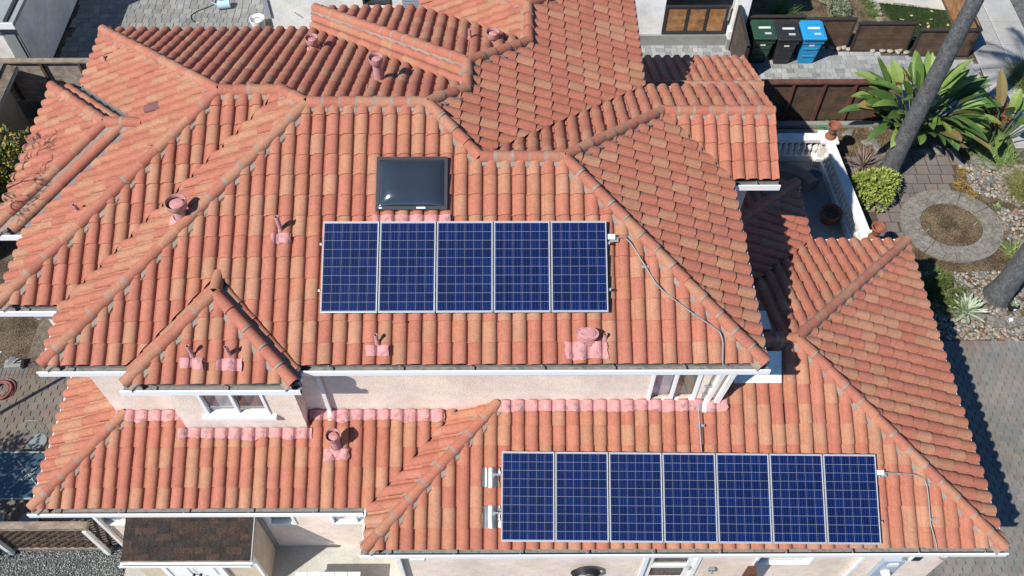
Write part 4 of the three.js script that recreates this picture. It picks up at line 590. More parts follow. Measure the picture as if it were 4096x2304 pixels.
{ // white porch on the north east
  const b = thing('white_porch', 'white porch wall with wood panelled gate above a grey step', 'porch'), wm = mat(.97, .98, .99, { map: blotch, roughness: .9 }); const z = -16.2;
  part('step', new MB().box(4.2, 0, -16.6, 7.85, .42, -16.12), M.greyConcrete, b); part('floor', new MB().box(4.2, 0, -20, 8.4, .40, -16.6), M.greyConcrete, b); part('wall', new MB().box(3.3, .42, z - .3, 5.72, 4, z), wm, b); part('wall', new MB().box(3.3, .42, -20, 3.5, 4, z - .302), wm, b); part('pillar', new MB().box(7.9, .45, -16.45, 8.35, 4, -16.0), wm, b); part('pillar_base', new MB().box(7.84, .42, -16.5, 8.42, .72, -15.94), wm, b); part('plinth', new MB().box(7.86, 0, -16.6, 8.44, .42, -15.9), M.greyConcrete, b);
  part('ceiling', new MB().box(3.3, 2.9, -20, 9, 3.1, z - .05), wm, b); part('back_wall', new MB().box(3.5, .4, -20.2, 9, 4, -20), wm, b); part('wall', new MB().box(8.36, .72, -20, 8.5, 2.9, -16.5), wm, b); part('pane', new MB().box(5.74, 1.56, z - .02, 7.88, 2.88, z - .01), M.glass, b);
  for (let p = 0; p < 3; p++) for (let i = 0; i < 6; i++) { const x = 5.84 + p * .62, y = .56 + i * .148; part('panel_board', new MB().box(x, y, z - .02, x + .58, y + .142, z + .01), i % 3 === 1 ? M.cedar : pick([M.cedar, mat(.50, .27, .12, { map: woodT, roughness: .6 }), mat(.62, .36, .17, { map: woodT, roughness: .6 })]), b); }
  const f = new MB(); f.box(5.74, .44, z - .04, 7.78, .55, z + .04); part('gate_frame', f, M.darkFrame, b); part('gate_frame', new MB().box(5.74, 1.46, z - .04, 7.78, 1.54, z + .04), M.darkFrame, b); for (const x of [5.74, 6.43, 7.05, 7.68]) part('gate_post', new MB().box(x, .55, z - .035, x + .08, 1.46, z + .035), M.darkFrame, b);
  const g = thing('side_gate', 'dark wooden gate standing open beside the bins', 'gate', [8.0, 0, -15.9], 0); for (let i = 0; i < 11; i++) part('board', new MB().box(-.02, .08, .05 + i * .15, .02, 1.62, .19 + i * .15), mat(.13, .10, .085, { map: woodT }), g); part('frame', new MB().box(-.035, 1.62, 0, .035, 1.72, 1.8), M.blackTrim, g); part('post', new MB().box(-.05, 0, -.06, .05, 1.75, .05), M.blackTrim, g); part('post', new MB().box(-.05, 0, 1.72, .05, 1.7, 1.8), M.blackTrim, g); part('brace', new MB().bar(V(.04, .2, .1), V(.04, 1.5, 1.0), .03, .08, V(1, 0, 0)), M.blackTrim, g);
}
{ // grey roofed building in the north west with a taller part behind
  const b = thing('garage', 'low white building with grey flat roof and dark east wall', 'garage'); const wm = mat(.95, .96, .96, { map: blotch });
  part('wall', new MB().box(-22, 0, -21, -14.12, 2.3, -14.6), wm, b); part('front_wall', new MB().box(-22, 0, -14.598, -14.6, 2.3, -14.55), wm, b); part('pilaster', new MB().box(-14.6, 0, -14.598, -14.13, 2.3, -14.545), M.greyConcrete, b);
  part('roof_slab', new MB().box(-22, 2.3, -21, -13.95, 2.42, -14.35), mat(.36, .40, .43, { roughness: .5, map: blotch }), b); part('fascia', new MB().box(-22, 2.22, -14.35, -13.95, 2.43, -14.31), M.white, b); part('roof_gutter', new MB().box(-14.25, 2.422, -21, -14.13, 2.47, -14.4), M.darkFrame, b); part('wall_vent', new MB().box(-14.5, .9, -14.545, -14.2, 1.9, -14.51), mat(.22, .25, .25), b);
  part('tower', new MB().box(-24, 0, -24, -15.6, 6.9, -15.6), wm, b);
}
{ // shed in the west
  const b = thing('garden_shed', 'beige walled shed with worn grey shingle roof', 'shed'); part('wall', new MB().box(-18, 0, -12.3, -13.75, 2.3, -7), mat(.34, .29, .21, { map: blotch }), b);
  const g = new MB(); for (let i = 0; i < 5; i++) { const x0 = -13.35 - i * .3, y = 2.28 + i * .13; for (let z = -12.6; z < -7; z += .3) { g.col = pick([[.20, .18, .15], [.24, .21, .17], [.17, .16, .14]]); g.box(x0 - .32, y + .02, z, x0, y + .035 + rnd() * .01, z + .29); } } stuff(part('shingle', g, M.shingle, b)); part('roof_edge', new MB().box(-13.4, 2.18, -12.62, -13.34, 2.3, -7), M.galv, b); const s = new MB(); s.quad([-13.36, 2.27, -7], [-13.36, 2.27, -12.6], [-18, 4.2, -12.6], [-18, 4.2, -7]); part('roof_deck', s, M.deck, b);
}
// ---------------------------------------------------------------- lean-to shed against the south wall
{
  const b = thing('lean_to_shed', 'small shed with dark brown shingle roof against the house wall', 'shed'), x0 = -7.03, x1 = -4.43, za = .74, zb = 1.62, ya = 2.3, yb = 2.02;
  part('wall', new MB().box(x0 + .08, 0, WL + .02, x1 - .06, 1.95, zb - .1), mat(.70, .58, .46, { map: blotch }), b);
  const sl_ = (z) => ya + (yb - ya) * (z - za) / (zb - za); const dk = new MB(); dk.quad([x0, yb, zb], [x1, yb, zb], [x1, sl_(.63), .63], [x0, sl_(.63), .63]); dk.quad([x0, yb - .06, zb], [x0, sl_(.63) - .06, .63], [x1, sl_(.63) - .06, .63], [x1, yb - .06, zb]); part('roof_deck', dk, M.deck, b);
  for (let r = 0; r < 8; r++) { const zz = zb - r * .122; let x = x0; while (x < x1 - .01) { const w = Math.min(rr(.16, .34), x1 - x), g = new MB(), y0 = sl_(zz) + .004, y1 = sl_(zz - .13) + .003, th = rr(.008, .014); g.col = pick([[.058, .043, .036], [.048, .038, .033], [.075, .048, .037], [.042, .038, .036], [.088, .055, .04]]); g.quad([x + .003, y0 + th, zz], [x + w - .003, y0 + th, zz], [x + w - .003, y1 + .003, zz - .135], [x + .003, y1 + .003, zz - .135]); g.quad([x + .003, y0, zz], [x + w - .003, y0, zz], [x + w - .003, y0 + th, zz], [x + .003, y0 + th, zz]); part('shingle', g, M.shingle, b); x += w; } }
  part('gutter', new MB().box(x0 - .03, yb - .09, zb + .002, x1 + .02, yb - .08, zb + .10).box(x0 - .03, yb - .09, zb + .10, x1 + .02, yb + .005, zb + .112), M.white, b); part('edge_trim', new MB().bar(V(x1 + .012, yb - .03, zb), V(x1 + .012, sl_(.65) - .03, .65), .02, .09), M.galv, b);
  part('corner_post', new MB().box(x1 - .06, 0, zb - .16, x1 + .0, 1.95, zb - .09), M.whiteOld, b); part('corner_post', new MB().box(x1 - .058, 0, WL + .005, x1 + .02, 2.2, WL + .07), M.galv, b);
  for (const [p, q] of [[-6.3, -5.78], [-5.76, -5.24]]) { const d = part('door', new MB().box(p, .05, zb - .098, q, 1.9, zb - .05), M.whiteOld, b); part('panel', new MB().box(p + .1, 1.0, zb - .049, q - .1, 1.8, zb - .035), M.white, d); part('handle', new MB().cyl(V(p < -6 ? q - .06 : p + .06, 1.05, zb - .05), V(p < -6 ? q - .06 : p + .06, 1.05, zb + .03), .03, .03), M.black, d); }
  for (const x of [-6.36, -5.2]) part('door_trim', new MB().box(x - .05, 0, zb - .097, x + .05, 1.93, zb - .03), M.white, b);
}
{ const k = thing('trellis_fence', 'dark lattice trellis under a thick grey beam', 'trellis'), x0 = -11.2, x1 = -8.12, z = .70; part('beam', new MB().box(x0, 1.45, z - .07, x1, 1.58, z + .09), M.oldWood, k); part('rail', new MB().box(x0, .08, z - .03, x1, .16, z + .03), M.oldWood, k);
  for (const sg of [1, -1]) for (let x = x0 - 1.3; x < x1 + 1.3; x += .2) { const lo = V(x, .16, z + sg * .008), hi = V(x + sg * 1.29, 1.45, z + sg * .008); const cl = (p, q) => { const d = q.clone().sub(p); let a = 0, b = 1; for (const [lim, s] of [[x0, 1], [x1, -1]]) { const f = s * (p.x - lim), g = s * (q.x - lim); if (f < 0 && g < 0) return null; if (f < 0) a = Math.max(a, f / (f - g)); if (g < 0) b = Math.min(b, f / (f - g)); } return b - a < .03 ? null : [p.clone().addScaledVector(d, a), p.clone().addScaledVector(d, b)]; }; const c = cl(lo, hi); if (c) part('lath', new MB().bar(c[0], c[1], .05, .012, V(0, 0, 1)), M.darkWood, k); }
  for (const x of [-10.35, -8.2]) part('post', new MB().box(x - .045, 0, z + .034, x + .045, 1.45, z + .12), M.whiteOld, k); }
{ const k = thing('white_bench', 'white slatted table at the edge of the concrete patio', 'table'); const p = aty(1180, 2288, .74), q = aty(1445, 2276, .74); const w = (q.x - p.x) / 5; for (let i = 0; i < 5; i++) part('slat', new MB().add(new RoundedBoxGeometry(w - .012, .03, .9, 1, .01), T(p.x + w * (i + .5), .74, p.z + .45)), M.whiteOld, k); for (const [x, z] of [[p.x + .1, p.z + .1], [q.x - .1, p.z + .1], [p.x + .1, p.z + .8], [q.x - .1, p.z + .8]]) part('leg', new MB().box(x - .03, 0, z - .03, x + .03, .725, z + .03), M.whiteOld, k); }
// ---------------------------------------------------------------- north garden behind the board fence
sheet('planting_bed', [[8.5, -16.0], [13.6, -15.95], [13.9, -17.2], [13.3, -19.5], [8.5, -19.5]], -.01, M.mulch);
sheet('lawn', [[13.5, -15.9], [15.65, -15.7], [15.65, -17.85], [15.0, -18.1], [14.2, -18.3], [13.35, -18.4], [13.75, -17.0]], -.004, mat(.05, .10, .025, { map: coarse }));
sheet('garden_path', [[13.2, -18.35], [15.65, -17.9], [15.65, -20], [13.2, -20]], .0, M.concrete);
const blade = (() => { const g = new MB(); g.tri([-.5, 0, 0], [.5, 0, 0], [0, 1, .35]); g.tri([.5, 0, 0], [-.5, 0, 0], [0, 1, .35]); return g.geo(); })();
{ const lp = [[13.55, -15.95], [15.6, -15.75], [15.6, -17.8], [15.0, -18.05], [14.2, -18.25], [13.45, -18.3], [13.8, -17.0]]; const im = scatter('grass', 14000, o => { let x, z; do { x = rr(13.4, 15.65); z = rr(-18.35, -15.7); } while (!inPoly(x, z, lp)); o.position.set(x, -.004, z); o.scale.set(rr(.008, .014), rr(.03, .07), rr(.03, .06)); o.rotation.set(rr(-.3, .3), rr(0, 6.3), 0); }, blade, mat(1, 1, 1, { roughness: .8 }), [[.06, .13, .03], [.05, .11, .025], [.09, .15, .04], [.04, .09, .02]]); im.userData.label = 'short green lawn inside the board fence'; im.userData.category = 'lawn';
  scatter('fallen_leaves', 26, o => { let x, z; do { x = rr(13.4, 15.65); z = rr(-18.3, -15.8); } while (!inPoly(x, z, lp)); o.position.set(x, .05, z); o.scale.set(.06, .01, .05); o.rotation.set(rr(-.4, .4), rr(0, 6), rr(-.4, .4)); }, new THREE.IcosahedronGeometry(1, 0), gravM, [[.45, .30, .15], [.38, .24, .12]]).userData.label = 'dry brown leaves lying on the lawn'; }
for (const [u, v] of [[3510, 35], [3515, 55], [3518, 75], [3522, 88], [3505, 20]]) { const p = aty(u, v, .04), m = thing('edging_stone', 'pale edging stone between lawn and mulch', 'stone', [p.x, .04, p.z], rr(0, 6), 'lawn edging stones'); const g = pick(pebGeos).clone(); g.scale(.13, .12, .11); part('stone', g, pebMats[2], m); }
// ---------------------------------------------------------------- plants
function leafShape(g, base, dir, up, len, wid, bend, cols, seg = 6, shape = 0, fold = .25) {   // a single bent blade with a folded midrib
  const d = dir.clone().normalize(), s = new THREE.Vector3().crossVectors(d, up).normalize(); let p = base.clone(), prev = null; const u = new THREE.Vector3().crossVectors(s, d).normalize();
  let dd = d.clone(); const base0 = pick(cols);
  for (let i = 0; i <= seg; i++) { const f = i / seg, w = wid * (shape === 0 ? Math.sin(Math.PI * Math.min(1, .04 + f * .96)) ** .7 : shape === 1 ? (1 - f) ** .55 * (.75 + .6 * f) : Math.sin(Math.PI * (.12 + .88 * f)) ** .8); const uu = new THREE.Vector3().crossVectors(s, dd).normalize();
    const l = p.clone().addScaledVector(s, -w / 2).addScaledVector(uu, w * fold), r = p.clone().addScaledVector(s, w / 2).addScaledVector(uu, w * fold), c = p.clone();
    if (prev) { const b = rr(.92, 1.08); g.col = base0.map(k => k * b); g.quad(prev[0].toArray(), prev[1].toArray(), c.toArray(), l.toArray()); g.quad(prev[1].toArray(), prev[2].toArray(), r.toArray(), c.toArray()); }
    prev = [l, c, r]; p.addScaledVector(dd, len / seg); dd.addScaledVector(V(0, -1, 0), bend / seg).normalize(); }
  g.col = null;
}
function bush(name, label, cat, c, R, n, leafLen, leafWid, cols, o = {}) {
  const k = thing(name, label, cat, [c[0], c[1] || 0, c[2]], 0, o.group), g = new MB(), st = new MB();
  const clumps = []; for (let i = 0; i < (o.clumps || 14); i++) { const a = rr(0, 6.283), e = Math.acos(rr(.0, 1)), q = rr(.55, 1.0); clumps.push([V(Math.cos(a) * Math.sin(e) * R[0] * q, R[1] * (.25 + .75 * Math.cos(e) * q), Math.sin(a) * Math.sin(e) * R[2] * q), rr(.2, .42)]); }
  for (let i = 0; i < n; i++) { const [cc, q] = pick(clumps); const d = V(rr(-1, 1), rr(-.7, 1), rr(-1, 1)).normalize(); const p = cc.clone().add(V(d.x * R[0] * q, d.y * R[1] * q, d.z * R[2] * q)); if (p.y < .01) p.y = rr(.01, .1); leafShape(g, p, d.clone().add(V(rr(-.6, .6), rr(-.3, .5), rr(-.6, .6))), V(rr(-.4, .4), 1, rr(-.4, .4)), leafLen * rr(.7, 1.25), leafWid * rr(.8, 1.2), rr(.1, .6), cols, o.seg || 2, 0, .15); }
  for (const [cc] of clumps) st.cyl(V(0, 0, 0), cc, .018, .006, 5);
  stuff(part('foliage', g, o.m || M.leafMatte, k)); part('stem', st, M.twig, k); return k;
}
const greenA = [[.10, .17, .035], [.08, .14, .03], [.13, .20, .045]], limeA = [[.26, .31, .05], [.21, .27, .045], [.31, .34, .07], [.15, .2, .035]];
// bird of paradise clumps: every large leaf is a part
function paradise(label, c, n, spread, hmax, seedy) {
  const k = thing('bird_of_paradise', label, 'plant', c), bc = [[.085, .16, .03], [.13, .215, .04], [.065, .13, .026], [.17, .25, .05]];
  for (let i = 0; i < n; i++) { const a = rr(0, 6.283), q = Math.sqrt(rnd()), h = hmax * (.35 + .65 * (1 - q * .55) * rr(.7, 1)), top = V(Math.cos(a) * q * spread * .75, h, Math.sin(a) * q * spread * .6), b0 = V(Math.cos(a) * q * .35, 0, Math.sin(a) * q * .25);
    const g = new MB(); const dir = V(Math.cos(a) * (.35 + q), rr(.25, 1.7), Math.sin(a) * (.35 + q) + .1); const old = rnd() < .08; leafShape(g, top, dir, V(rr(-.5, .5), 1, rr(-.5, .5)), rr(.6, 1.15), rr(.2, .36), rr(.2, 1.1), old ? [[.25, .17, .06], [.2, .15, .05]] : bc, 9, 2, .12); part('leaf', g, M.leaf, k);
    const s = new MB(); s.tube([b0, V(b0.x * 1.4, h * .5, b0.z * 1.4), top], .022, 5, 8); part('stalk', s, mat(.09, .13, .04), k); }
}
paradise('tall bird of paradise clump with broad green leaves around the palm trunk', [12.75, 0, -11.75], 100, 1.8, 2.3);
paradise('bird of paradise plant with ragged leaves by the sidewalk', [15.35, 0, -11.6], 20, 1.1, 1.6);
function palm(label, x, z, h, r0, r1, lean) {
  const k = thing('palm_tree', label, 'palm tree', [x, 0, z]), g = new MB(), n = 60, seg = 22, P = (i, j) => { const f = i / n, a = j / seg * 6.283, rr_ = (r0 + (r1 - r0) * Math.min(1, f * 1.3)) * (1 + .35 * Math.exp(-f * 30)) * (1 + .022 * ((i % 2) - .5) + .02 * Math.sin(a * 3 + i)); return [Math.cos(a) * rr_ + lean[0] * f * f, h * f, Math.sin(a) * rr_ + lean[1] * f * f]; };
  for (let i = 0; i < n; i++) for (let j = 0; j < seg; j++) { const a0 = j / seg * 6.283, a1 = (j + 1) / seg * 6.283; const N = a => [Math.cos(a), .0, Math.sin(a)]; g.quad(P(i, j + 1), P(i, j), P(i + 1, j), P(i + 1, j + 1), [N(a1), N(a0), N(a0), N(a1)]); }
  part('trunk', g, M.bark, k);
  const top = V(lean[0], h, lean[1]), fc = [[.06, .10, .03], [.07, .115, .035]];
  for (let i = 0; i < 26; i++) { const a = i * 2.4, el = rr(.15, 1.15); const d = V(Math.cos(a) * Math.cos(el), Math.sin(el), Math.sin(a) * Math.cos(el)), f = new MB(), pts = []; let p = top.clone(), dd = d.clone(); for (let s = 0; s < 9; s++) { pts.push(p.clone()); p.addScaledVector(dd, .24); dd.y -= .10; dd.normalize(); } f.tube(pts, .018, 5, 9); f.C.length = 0; const col0 = f.P.length / 3; for (let q = 0; q < col0; q++) f.C.push(.08, .1, .04);
    for (let s = 1; s < 9; s++) for (const sg of [-1, 1]) for (let e = 0; e < 3; e++) { const side = new THREE.Vector3().crossVectors(dd, V(0, 1, 0)).normalize().multiplyScalar(sg); const q = pts[s - 1].clone().lerp(pts[Math.min(8, s)], e / 3); leafShape(f, q, side.clone().addScaledVector(dd, .6).add(V(0, -.25, 0)), V(0, 1, 0), .42 * (1 - Math.abs(s - 4) * .1), .035, .5, fc, 2, 1, .1); }
    part('frond', f, M.leafMatte, k); }
}
palm('grey palm trunk rising out of the bird of paradise clump', 11.84, -10.42, 8.3, .27, .19, [.05, 0]);
palm('thick dark palm trunk beside the stone ring', 13.78, -6.1, 8.0, .30, .22, [.1, -.1]);
// clipped light green shrub, cordyline, liriope, nandina, juniper, agave, pots
{ const p = aty(3490, 790, 0); bush('shrub', 'light green leafy shrub at the foot of the balustrade', 'shrub', [p.x, 0, p.z], [.62, .85, .62], 2600, .10, .05, limeA, { clumps: 22, seg: 2 }); }
{ const p = aty(3440, 690, 0), k = thing('cordyline', 'spiky bronze cordyline beside the white balustrade', 'plant', [p.x, 0, p.z]); for (let i = 0; i < 70; i++) { const g = new MB(), a = rr(0, 6.283), el = rr(.05, 1.3); leafShape(g, V(0, .25, 0), V(Math.cos(a) * Math.cos(el), Math.sin(el), Math.sin(a) * Math.cos(el)), V(.01, 1, .01), rr(.5, .8), .04, rr(.2, .7), [[.17, .11, .10], [.24, .19, .12], [.12, .07, .075], [.30, .26, .17]], 4, 1, .2); part('blade', g, M.leafMatte, k); } part('stem', new MB().cyl(V(0, 0, 0), V(0, .3, 0), .05, .04), M.twig, k); }
function tuft(name, label, p, n, len, w, cols, R = .3, bend = 1.2) { const k = thing(name, label, 'grass clump', [p.x, 0, p.z], 0, 'grass clumps in the garden'), g = new MB(); for (let i = 0; i < n; i++) { const a = rr(0, 6.283), q = Math.sqrt(rnd()) * R, el = rr(.4, 1.3), b = rr(0, 6.283); leafShape(g, V(Math.cos(a) * q, 0, Math.sin(a) * q), V(Math.cos(b) * Math.cos(el), Math.sin(el), Math.sin(b) * Math.cos(el)), V(.01, 1, .02), len * rr(.6, 1.15), w, bend * rr(.5, 1.3), cols, 4, 1, .1); } stuff(part('blades', g, M.leafMatte, k)); const c = new MB().cyl(V(0, 0, 0), V(0, .05, 0), R * .6, R * .4, 8); part('crown', c, M.twig, k); return k; }
tuft('liriope', 'bright green grass clump in front of the red shrub', aty(3965, 610, 0), 900, .42, .018, [[.16, .25, .06], [.12, .2, .045], [.22, .3, .09]], .62);
tuft('sedge', 'large drooping olive grass clump at the edge of the pebbles', aty(4100, 760, 0), 1100, .62, .016, [[.2, .2, .05], [.15, .17, .04], [.25, .22, .09]], .4);
tuft('sedge', 'weeping green grass leaning over the sidewalk', aty(4110, 330, 0), 1000, .8, .018, [[.1, .15, .04], [.16, .19, .06], [.2, .22, .08]], .5);
tuft('iris_clump', 'stiff striped leaves at the foot of the thick palm', aty(4060, 1020, 0), 90, .5, .045, [[.12, .18, .05], [.3, .3, .1], [.08, .13, .04]], .22, .5);
tuft('iris_clump', 'small green tuft beside the stone ring', aty(3735, 1085, 0), 70, .22, .02, greenA, .12);
tuft('iris_clump', 'small rosette among the pebbles', aty(3985, 830, 0), 40, .16, .03, [[.2, .27, .12]], .06, .4);
tuft('grass_tuft', 'dark grass tuft in the shade behind the bins', aty(3120, 60, 0), 300, .75, .02, greenA, .3);
tuft('grass_tuft', 'light tuft beside the edging stones of the lawn', aty(3490, 60, 0), 160, .3, .016, greenA, .15); tuft('grass_tuft', 'light tuft where lawn and fence meet', aty(3525, 97, 0), 120, .25, .016, greenA, .14);
tuft('grass_tuft', 'small tuft by the fence near the mulch hose', aty(3475, 25, 0), 160, .3, .016, greenA, .15);
{ const p = aty(3925, 520, 0); bush('nandina', 'red and olive nandina shrub behind the grass clump', 'shrub', [p.x, 0, p.z], [.72, .95, .55], 2600, .09, .035, [[.16, .15, .05], [.28, .06, .045], [.13, .15, .05], [.22, .10, .05], [.34, .05, .05]], { clumps: 18 }); }
{ const p = aty(3765, 545, 0); bush('azalea', 'small shrub with magenta leaves beside the palm shadow', 'shrub', [p.x, 0, p.z], [.28, .4, .28], 420, .07, .04, [[.42, .02, .09], [.33, .02, .06], [.2, .02, .04]], { clumps: 7 }); }
{ const p = aty(3765, 1185, 0); bush('juniper', 'low dense moss green juniper mound next to the agave', 'shrub', [p.x, 0, p.z], [.55, .38, .62], 5200, .07, .02, [[.085, .11, .02], [.11, .135, .025], [.06, .085, .018]], { clumps: 30 }); }
{ const p = aty(3320, 50, 0); bush('lavender', 'grey green shrub behind the board fence', 'shrub', [p.x, 0, p.z], [.5, .6, .8], 2200, .08, .02, [[.22, .25, .16], [.18, .22, .13], [.27, .29, .19]], { clumps: 18 }); }
for (const [u, v, s, l] of [[3845, 745, .22, 'rusty brown sedum beside the brick path'], [3840, 690, .16, 'small rusty sedum near the stone edging'], [3885, 790, .2, 'rusty sedum touching the stone ring'], [3660, 520, .2, 'orange green ground cover beside the brown fence']]) { const p = aty(u, v, 0); bush('sedum', l, 'plant', [p.x, 0, p.z], [s, s * .7, s], 500, .04, .025, [[.26, .16, .035], [.2, .14, .03], [.3, .2, .06]], { clumps: 10 }); }
{ const p = aty(3560, 480, 0); bush('ground_cover', 'sparse yellow green ground cover by the fence kerb', 'plant', [p.x, 0, p.z], [.6, .12, .3], 800, .04, .03, [[.3, .3, .1], [.22, .25, .08], [.35, .3, .14]], { clumps: 16 }); }
{ const p = aty(3855, 1255, 0), k = thing('agave', 'pale grey green agave rosette by the driveway', 'plant', [p.x, 0, p.z]); for (let i = 0; i < 34; i++) { const f = i / 34, a = i * 2.4, el = .12 + f * 1.2, g = new MB(); leafShape(g, V(Math.cos(a) * .04, .08 + f * .12, Math.sin(a) * .04), V(Math.cos(a) * Math.cos(el), Math.sin(el), Math.sin(a) * Math.cos(el)), V(.01, 1, .01), .56 - .22 * f, .15 - .04 * f, -.15, [[.34, .40, .28], [.30, .37, .26], [.40, .45, .31]], 7, 1, .28); part('leaf', g, M.leafMatte, k); } part('core', new MB().lathe([[.06, 0], [.07, .1], [.02, .25]], 10), mat(.3, .36, .25), k); }
{ const p = aty(4045, 1235, 0), k = thing('black_pot', 'black nursery pot with a small grey succulent', 'pot', [p.x, 0, p.z]); part('pot', new MB().lathe([[.001, 0], [.1, 0], [.13, .22], [.12, .22], [.1, .16], [.001, .16]], 20), M.black, k); for (let i = 0; i < 26; i++) { const g = new MB(), a = i * 2.4, el = rr(.3, 1.3); leafShape(g, V(0, .18, 0), V(Math.cos(a) * Math.cos(el), Math.sin(el), Math.sin(a) * Math.cos(el)), V(.01, 1, .01), .14, .035, .1, [[.25, .33, .2], [.32, .4, .27]], 3, 1, .2); part('leaf', g, M.leafMatte, k); } part('tag', new MB().box(-.03, .1, .118, .03, .16, .13), M.white, k); }
{ const p = aty(4040, 1290, .05), k = thing('white_stake_sign', 'small white tilted sign stuck in the pebbles', 'sign', [p.x, 0, p.z], .3); const m = new THREE.Matrix4().makeRotationX(-.9).setPosition(0, .12, 0); part('plate', new MB().add(new THREE.BoxGeometry(.12, .16, .006), m), M.white, k); part('stake', new MB().cyl(V(0, 0, .03), V(0, .12, 0), .006, .006, 6), M.galv, k); }
// ---------------------------------------------------------------- balustrade, urns, pots
const balProf = [[.05, 0], [.05, .06], [.03, .08], [.055, .17], [.065, .24], [.05, .32], [.028, .38], [.04, .44], [.028, .47], [.045, .50], [.05, .56]];
function rail(label, a, b) { const k = thing('balustrade', label, 'balustrade', [0, 0, 0], 0, 'white balustrade runs'); part('base', new MB().bar(V(a[0], .1, a[1]), V(b[0], .1, b[1]), .22, .2), M.whiteOld, k); part('handrail', new MB().bar(V(a[0], .83, a[1]), V(b[0], .83, b[1]), .24, .1), M.whiteOld, k); part('handrail_cap', new MB().bar(V(a[0], .895, a[1]), V(b[0], .895, b[1]), .28, .03), M.whiteOld, k); const l = Math.hypot(b[0] - a[0], b[1] - a[1]), n = Math.round(l / .17); for (let i = 0; i < n; i++) { const f = (i + .5) / n; part('baluster', new MB().lathe(balProf.map(([r, y]) => [r * 1.25, y * 1.03 + .2]), 14, T(a[0] + (b[0] - a[0]) * f, 0, a[1] + (b[1] - a[1]) * f)), M.whiteOld, k); } return k; }
rail('white balustrade run parallel to the brown fence', [7.9, -11.1], [9.85, -11.1]); rail('white balustrade run along the shaded courtyard', [10.02, -10.85], [10.3, -7.6]);
function pedestal(x, z, label) { const k = thing('pedestal', label, 'pedestal', [x, 0, z], 0, 'white balustrade pedestals'); part('base', new MB().box(-.25, 0, -.25, .25, .16, .25), M.whiteOld, k); part('shaft', new MB().box(-.17, .16, -.17, .17, .9, .17), M.whiteOld, k); part('moulding', new MB().box(-.21, .16, -.21, .21, .24, .21), M.whiteOld, k); part('cap', new MB().box(-.26, .9, -.26, .26, .96, .26), M.whiteOld, k); part('top_plate', new MB().box(-.22, .96, -.22, .22, 1.0, .22), M.whiteOld, k); }
pedestal(10.0, -11.05, 'white pedestal at the corner of the two balustrade runs'); pedestal(10.36, -7.35, 'white pedestal next to the tiled roof corner');
for (const [x, z, l] of [[10.02, -11.0, 'terracotta urn on the corner pedestal near the green hose'], [10.42, -7.3, 'terracotta urn on the pedestal by the tile roof']]) { const k = thing('terracotta_urn', l, 'urn', [x, 1.0, z], 0, 'terracotta urns'); part('foot', new MB().lathe([[.001, 0], [.15, 0], [.155, .05], [.12, .09], [.05, .14]], 24), M.terra, k); part('bowl', new MB().lathe([[.05, .14], [.10, .18], [.12, .3], [.15, .42], [.19, .44], [.195, .48], [.16, .485], [.14, .42], [.10, .3], [.001, .27]], 28), M.terra, k); }
sheet('courtyard_floor', [[7.3, -12.3], [10.2, -12.3], [10.35, -5.4], [7.3, -5.4]], .0, M.greyConcrete);
{ const p = aty(3245, 735, 0), k = thing('blue_pot', 'empty glazed blue grey pot in the shaded courtyard', 'pot', [p.x, 0, p.z]); part('pot', new MB().lathe([[.001, 0], [.15, 0], [.2, .2], [.21, .34], [.225, .4], [.195, .4], [.18, .3], [.001, .26]], 26), mat(.16, .20, .26, { map: blotch, roughness: .4 }), k); part('soil', new MB().cyl(V(0, .26, 0), V(0, .28, 0), .17, .17, 20), M.soil, k); }
{ const p = aty(3310, 880, 0), k = thing('clay_pot', 'wide terracotta pot in the dark courtyard corner', 'pot', [p.x, 0, p.z]); part('pot', new MB().lathe([[.001, 0], [.2, 0], [.29, .3], [.31, .38], [.26, .38], [.24, .3], [.001, .28]], 26), M.terra, k); part('soil', new MB().cyl(V(0, .28, 0), V(0, .31, 0), .24, .24, 20), M.soil, k); }
{ const k = thing('curved_bench', 'low curved pinkish stone bench beside the balustrade', 'bench'), o = []; const c = aty(3130, 780, .4); for (let i = 0; i <= 12; i++) { const a = -1.75 + i / 12 * 1.3; o.push([c.x + Math.cos(a) * 1.25, c.z + Math.sin(a) * 1.25]); } for (let i = 12; i >= 0; i--) { const a = -1.75 + i / 12 * 1.3; o.push([c.x + Math.cos(a) * .9, c.z + Math.sin(a) * .9]); } part('seat', slabOf(o, .34, .42), mat(.33, .21, .18, { map: blotch }), k); const o2 = o.map(([x, z]) => [c.x + (x - c.x) * .985, c.z + (z - c.z) * .985]); part('support', slabOf(o2, 0, .34), mat(.25, .2, .18), k); }
{ const k = thing('green_hose', 'tangled green garden hose beside the corner urn', 'hose'), p = aty(3300, 505, .04), pts = []; for (let i = 0; i < 70; i++) { const a = i * .55; pts.push(V(p.x + Math.cos(a) * (.16 + .1 * Math.sin(i * .31)) + .1 * Math.sin(i * .13), .03 + .03 * Math.sin(i * .7) ** 2 + i * .001, p.z + Math.sin(a) * (.15 + .06 * Math.cos(i * .23)))); } part('coil', new MB().tube(pts, .011, 5, 400), mat(.03, .22, .10, { roughness: .5 }), k); }
for (const [u, v, s] of [[3395, 530, .2], [3480, 565, .22], [3510, 590, .2], [3555, 590, .16], [3745, 595, .22], [3700, 605, .18], [3920, 640, .3], [3960, 660, .22]]) { const p = aty(u, v, .05), k = thing('garden_rock', 'flat grey edging rock along the garden path', 'rock', [p.x, .04, p.z], rr(0, 6), 'edging rocks of the garden path'); const g = pick(pebGeos).clone(); g.scale(s * 1.2, .12, s * .8); part('rock', g, mat(.30, .30, .28, { map: coarse }), k); }
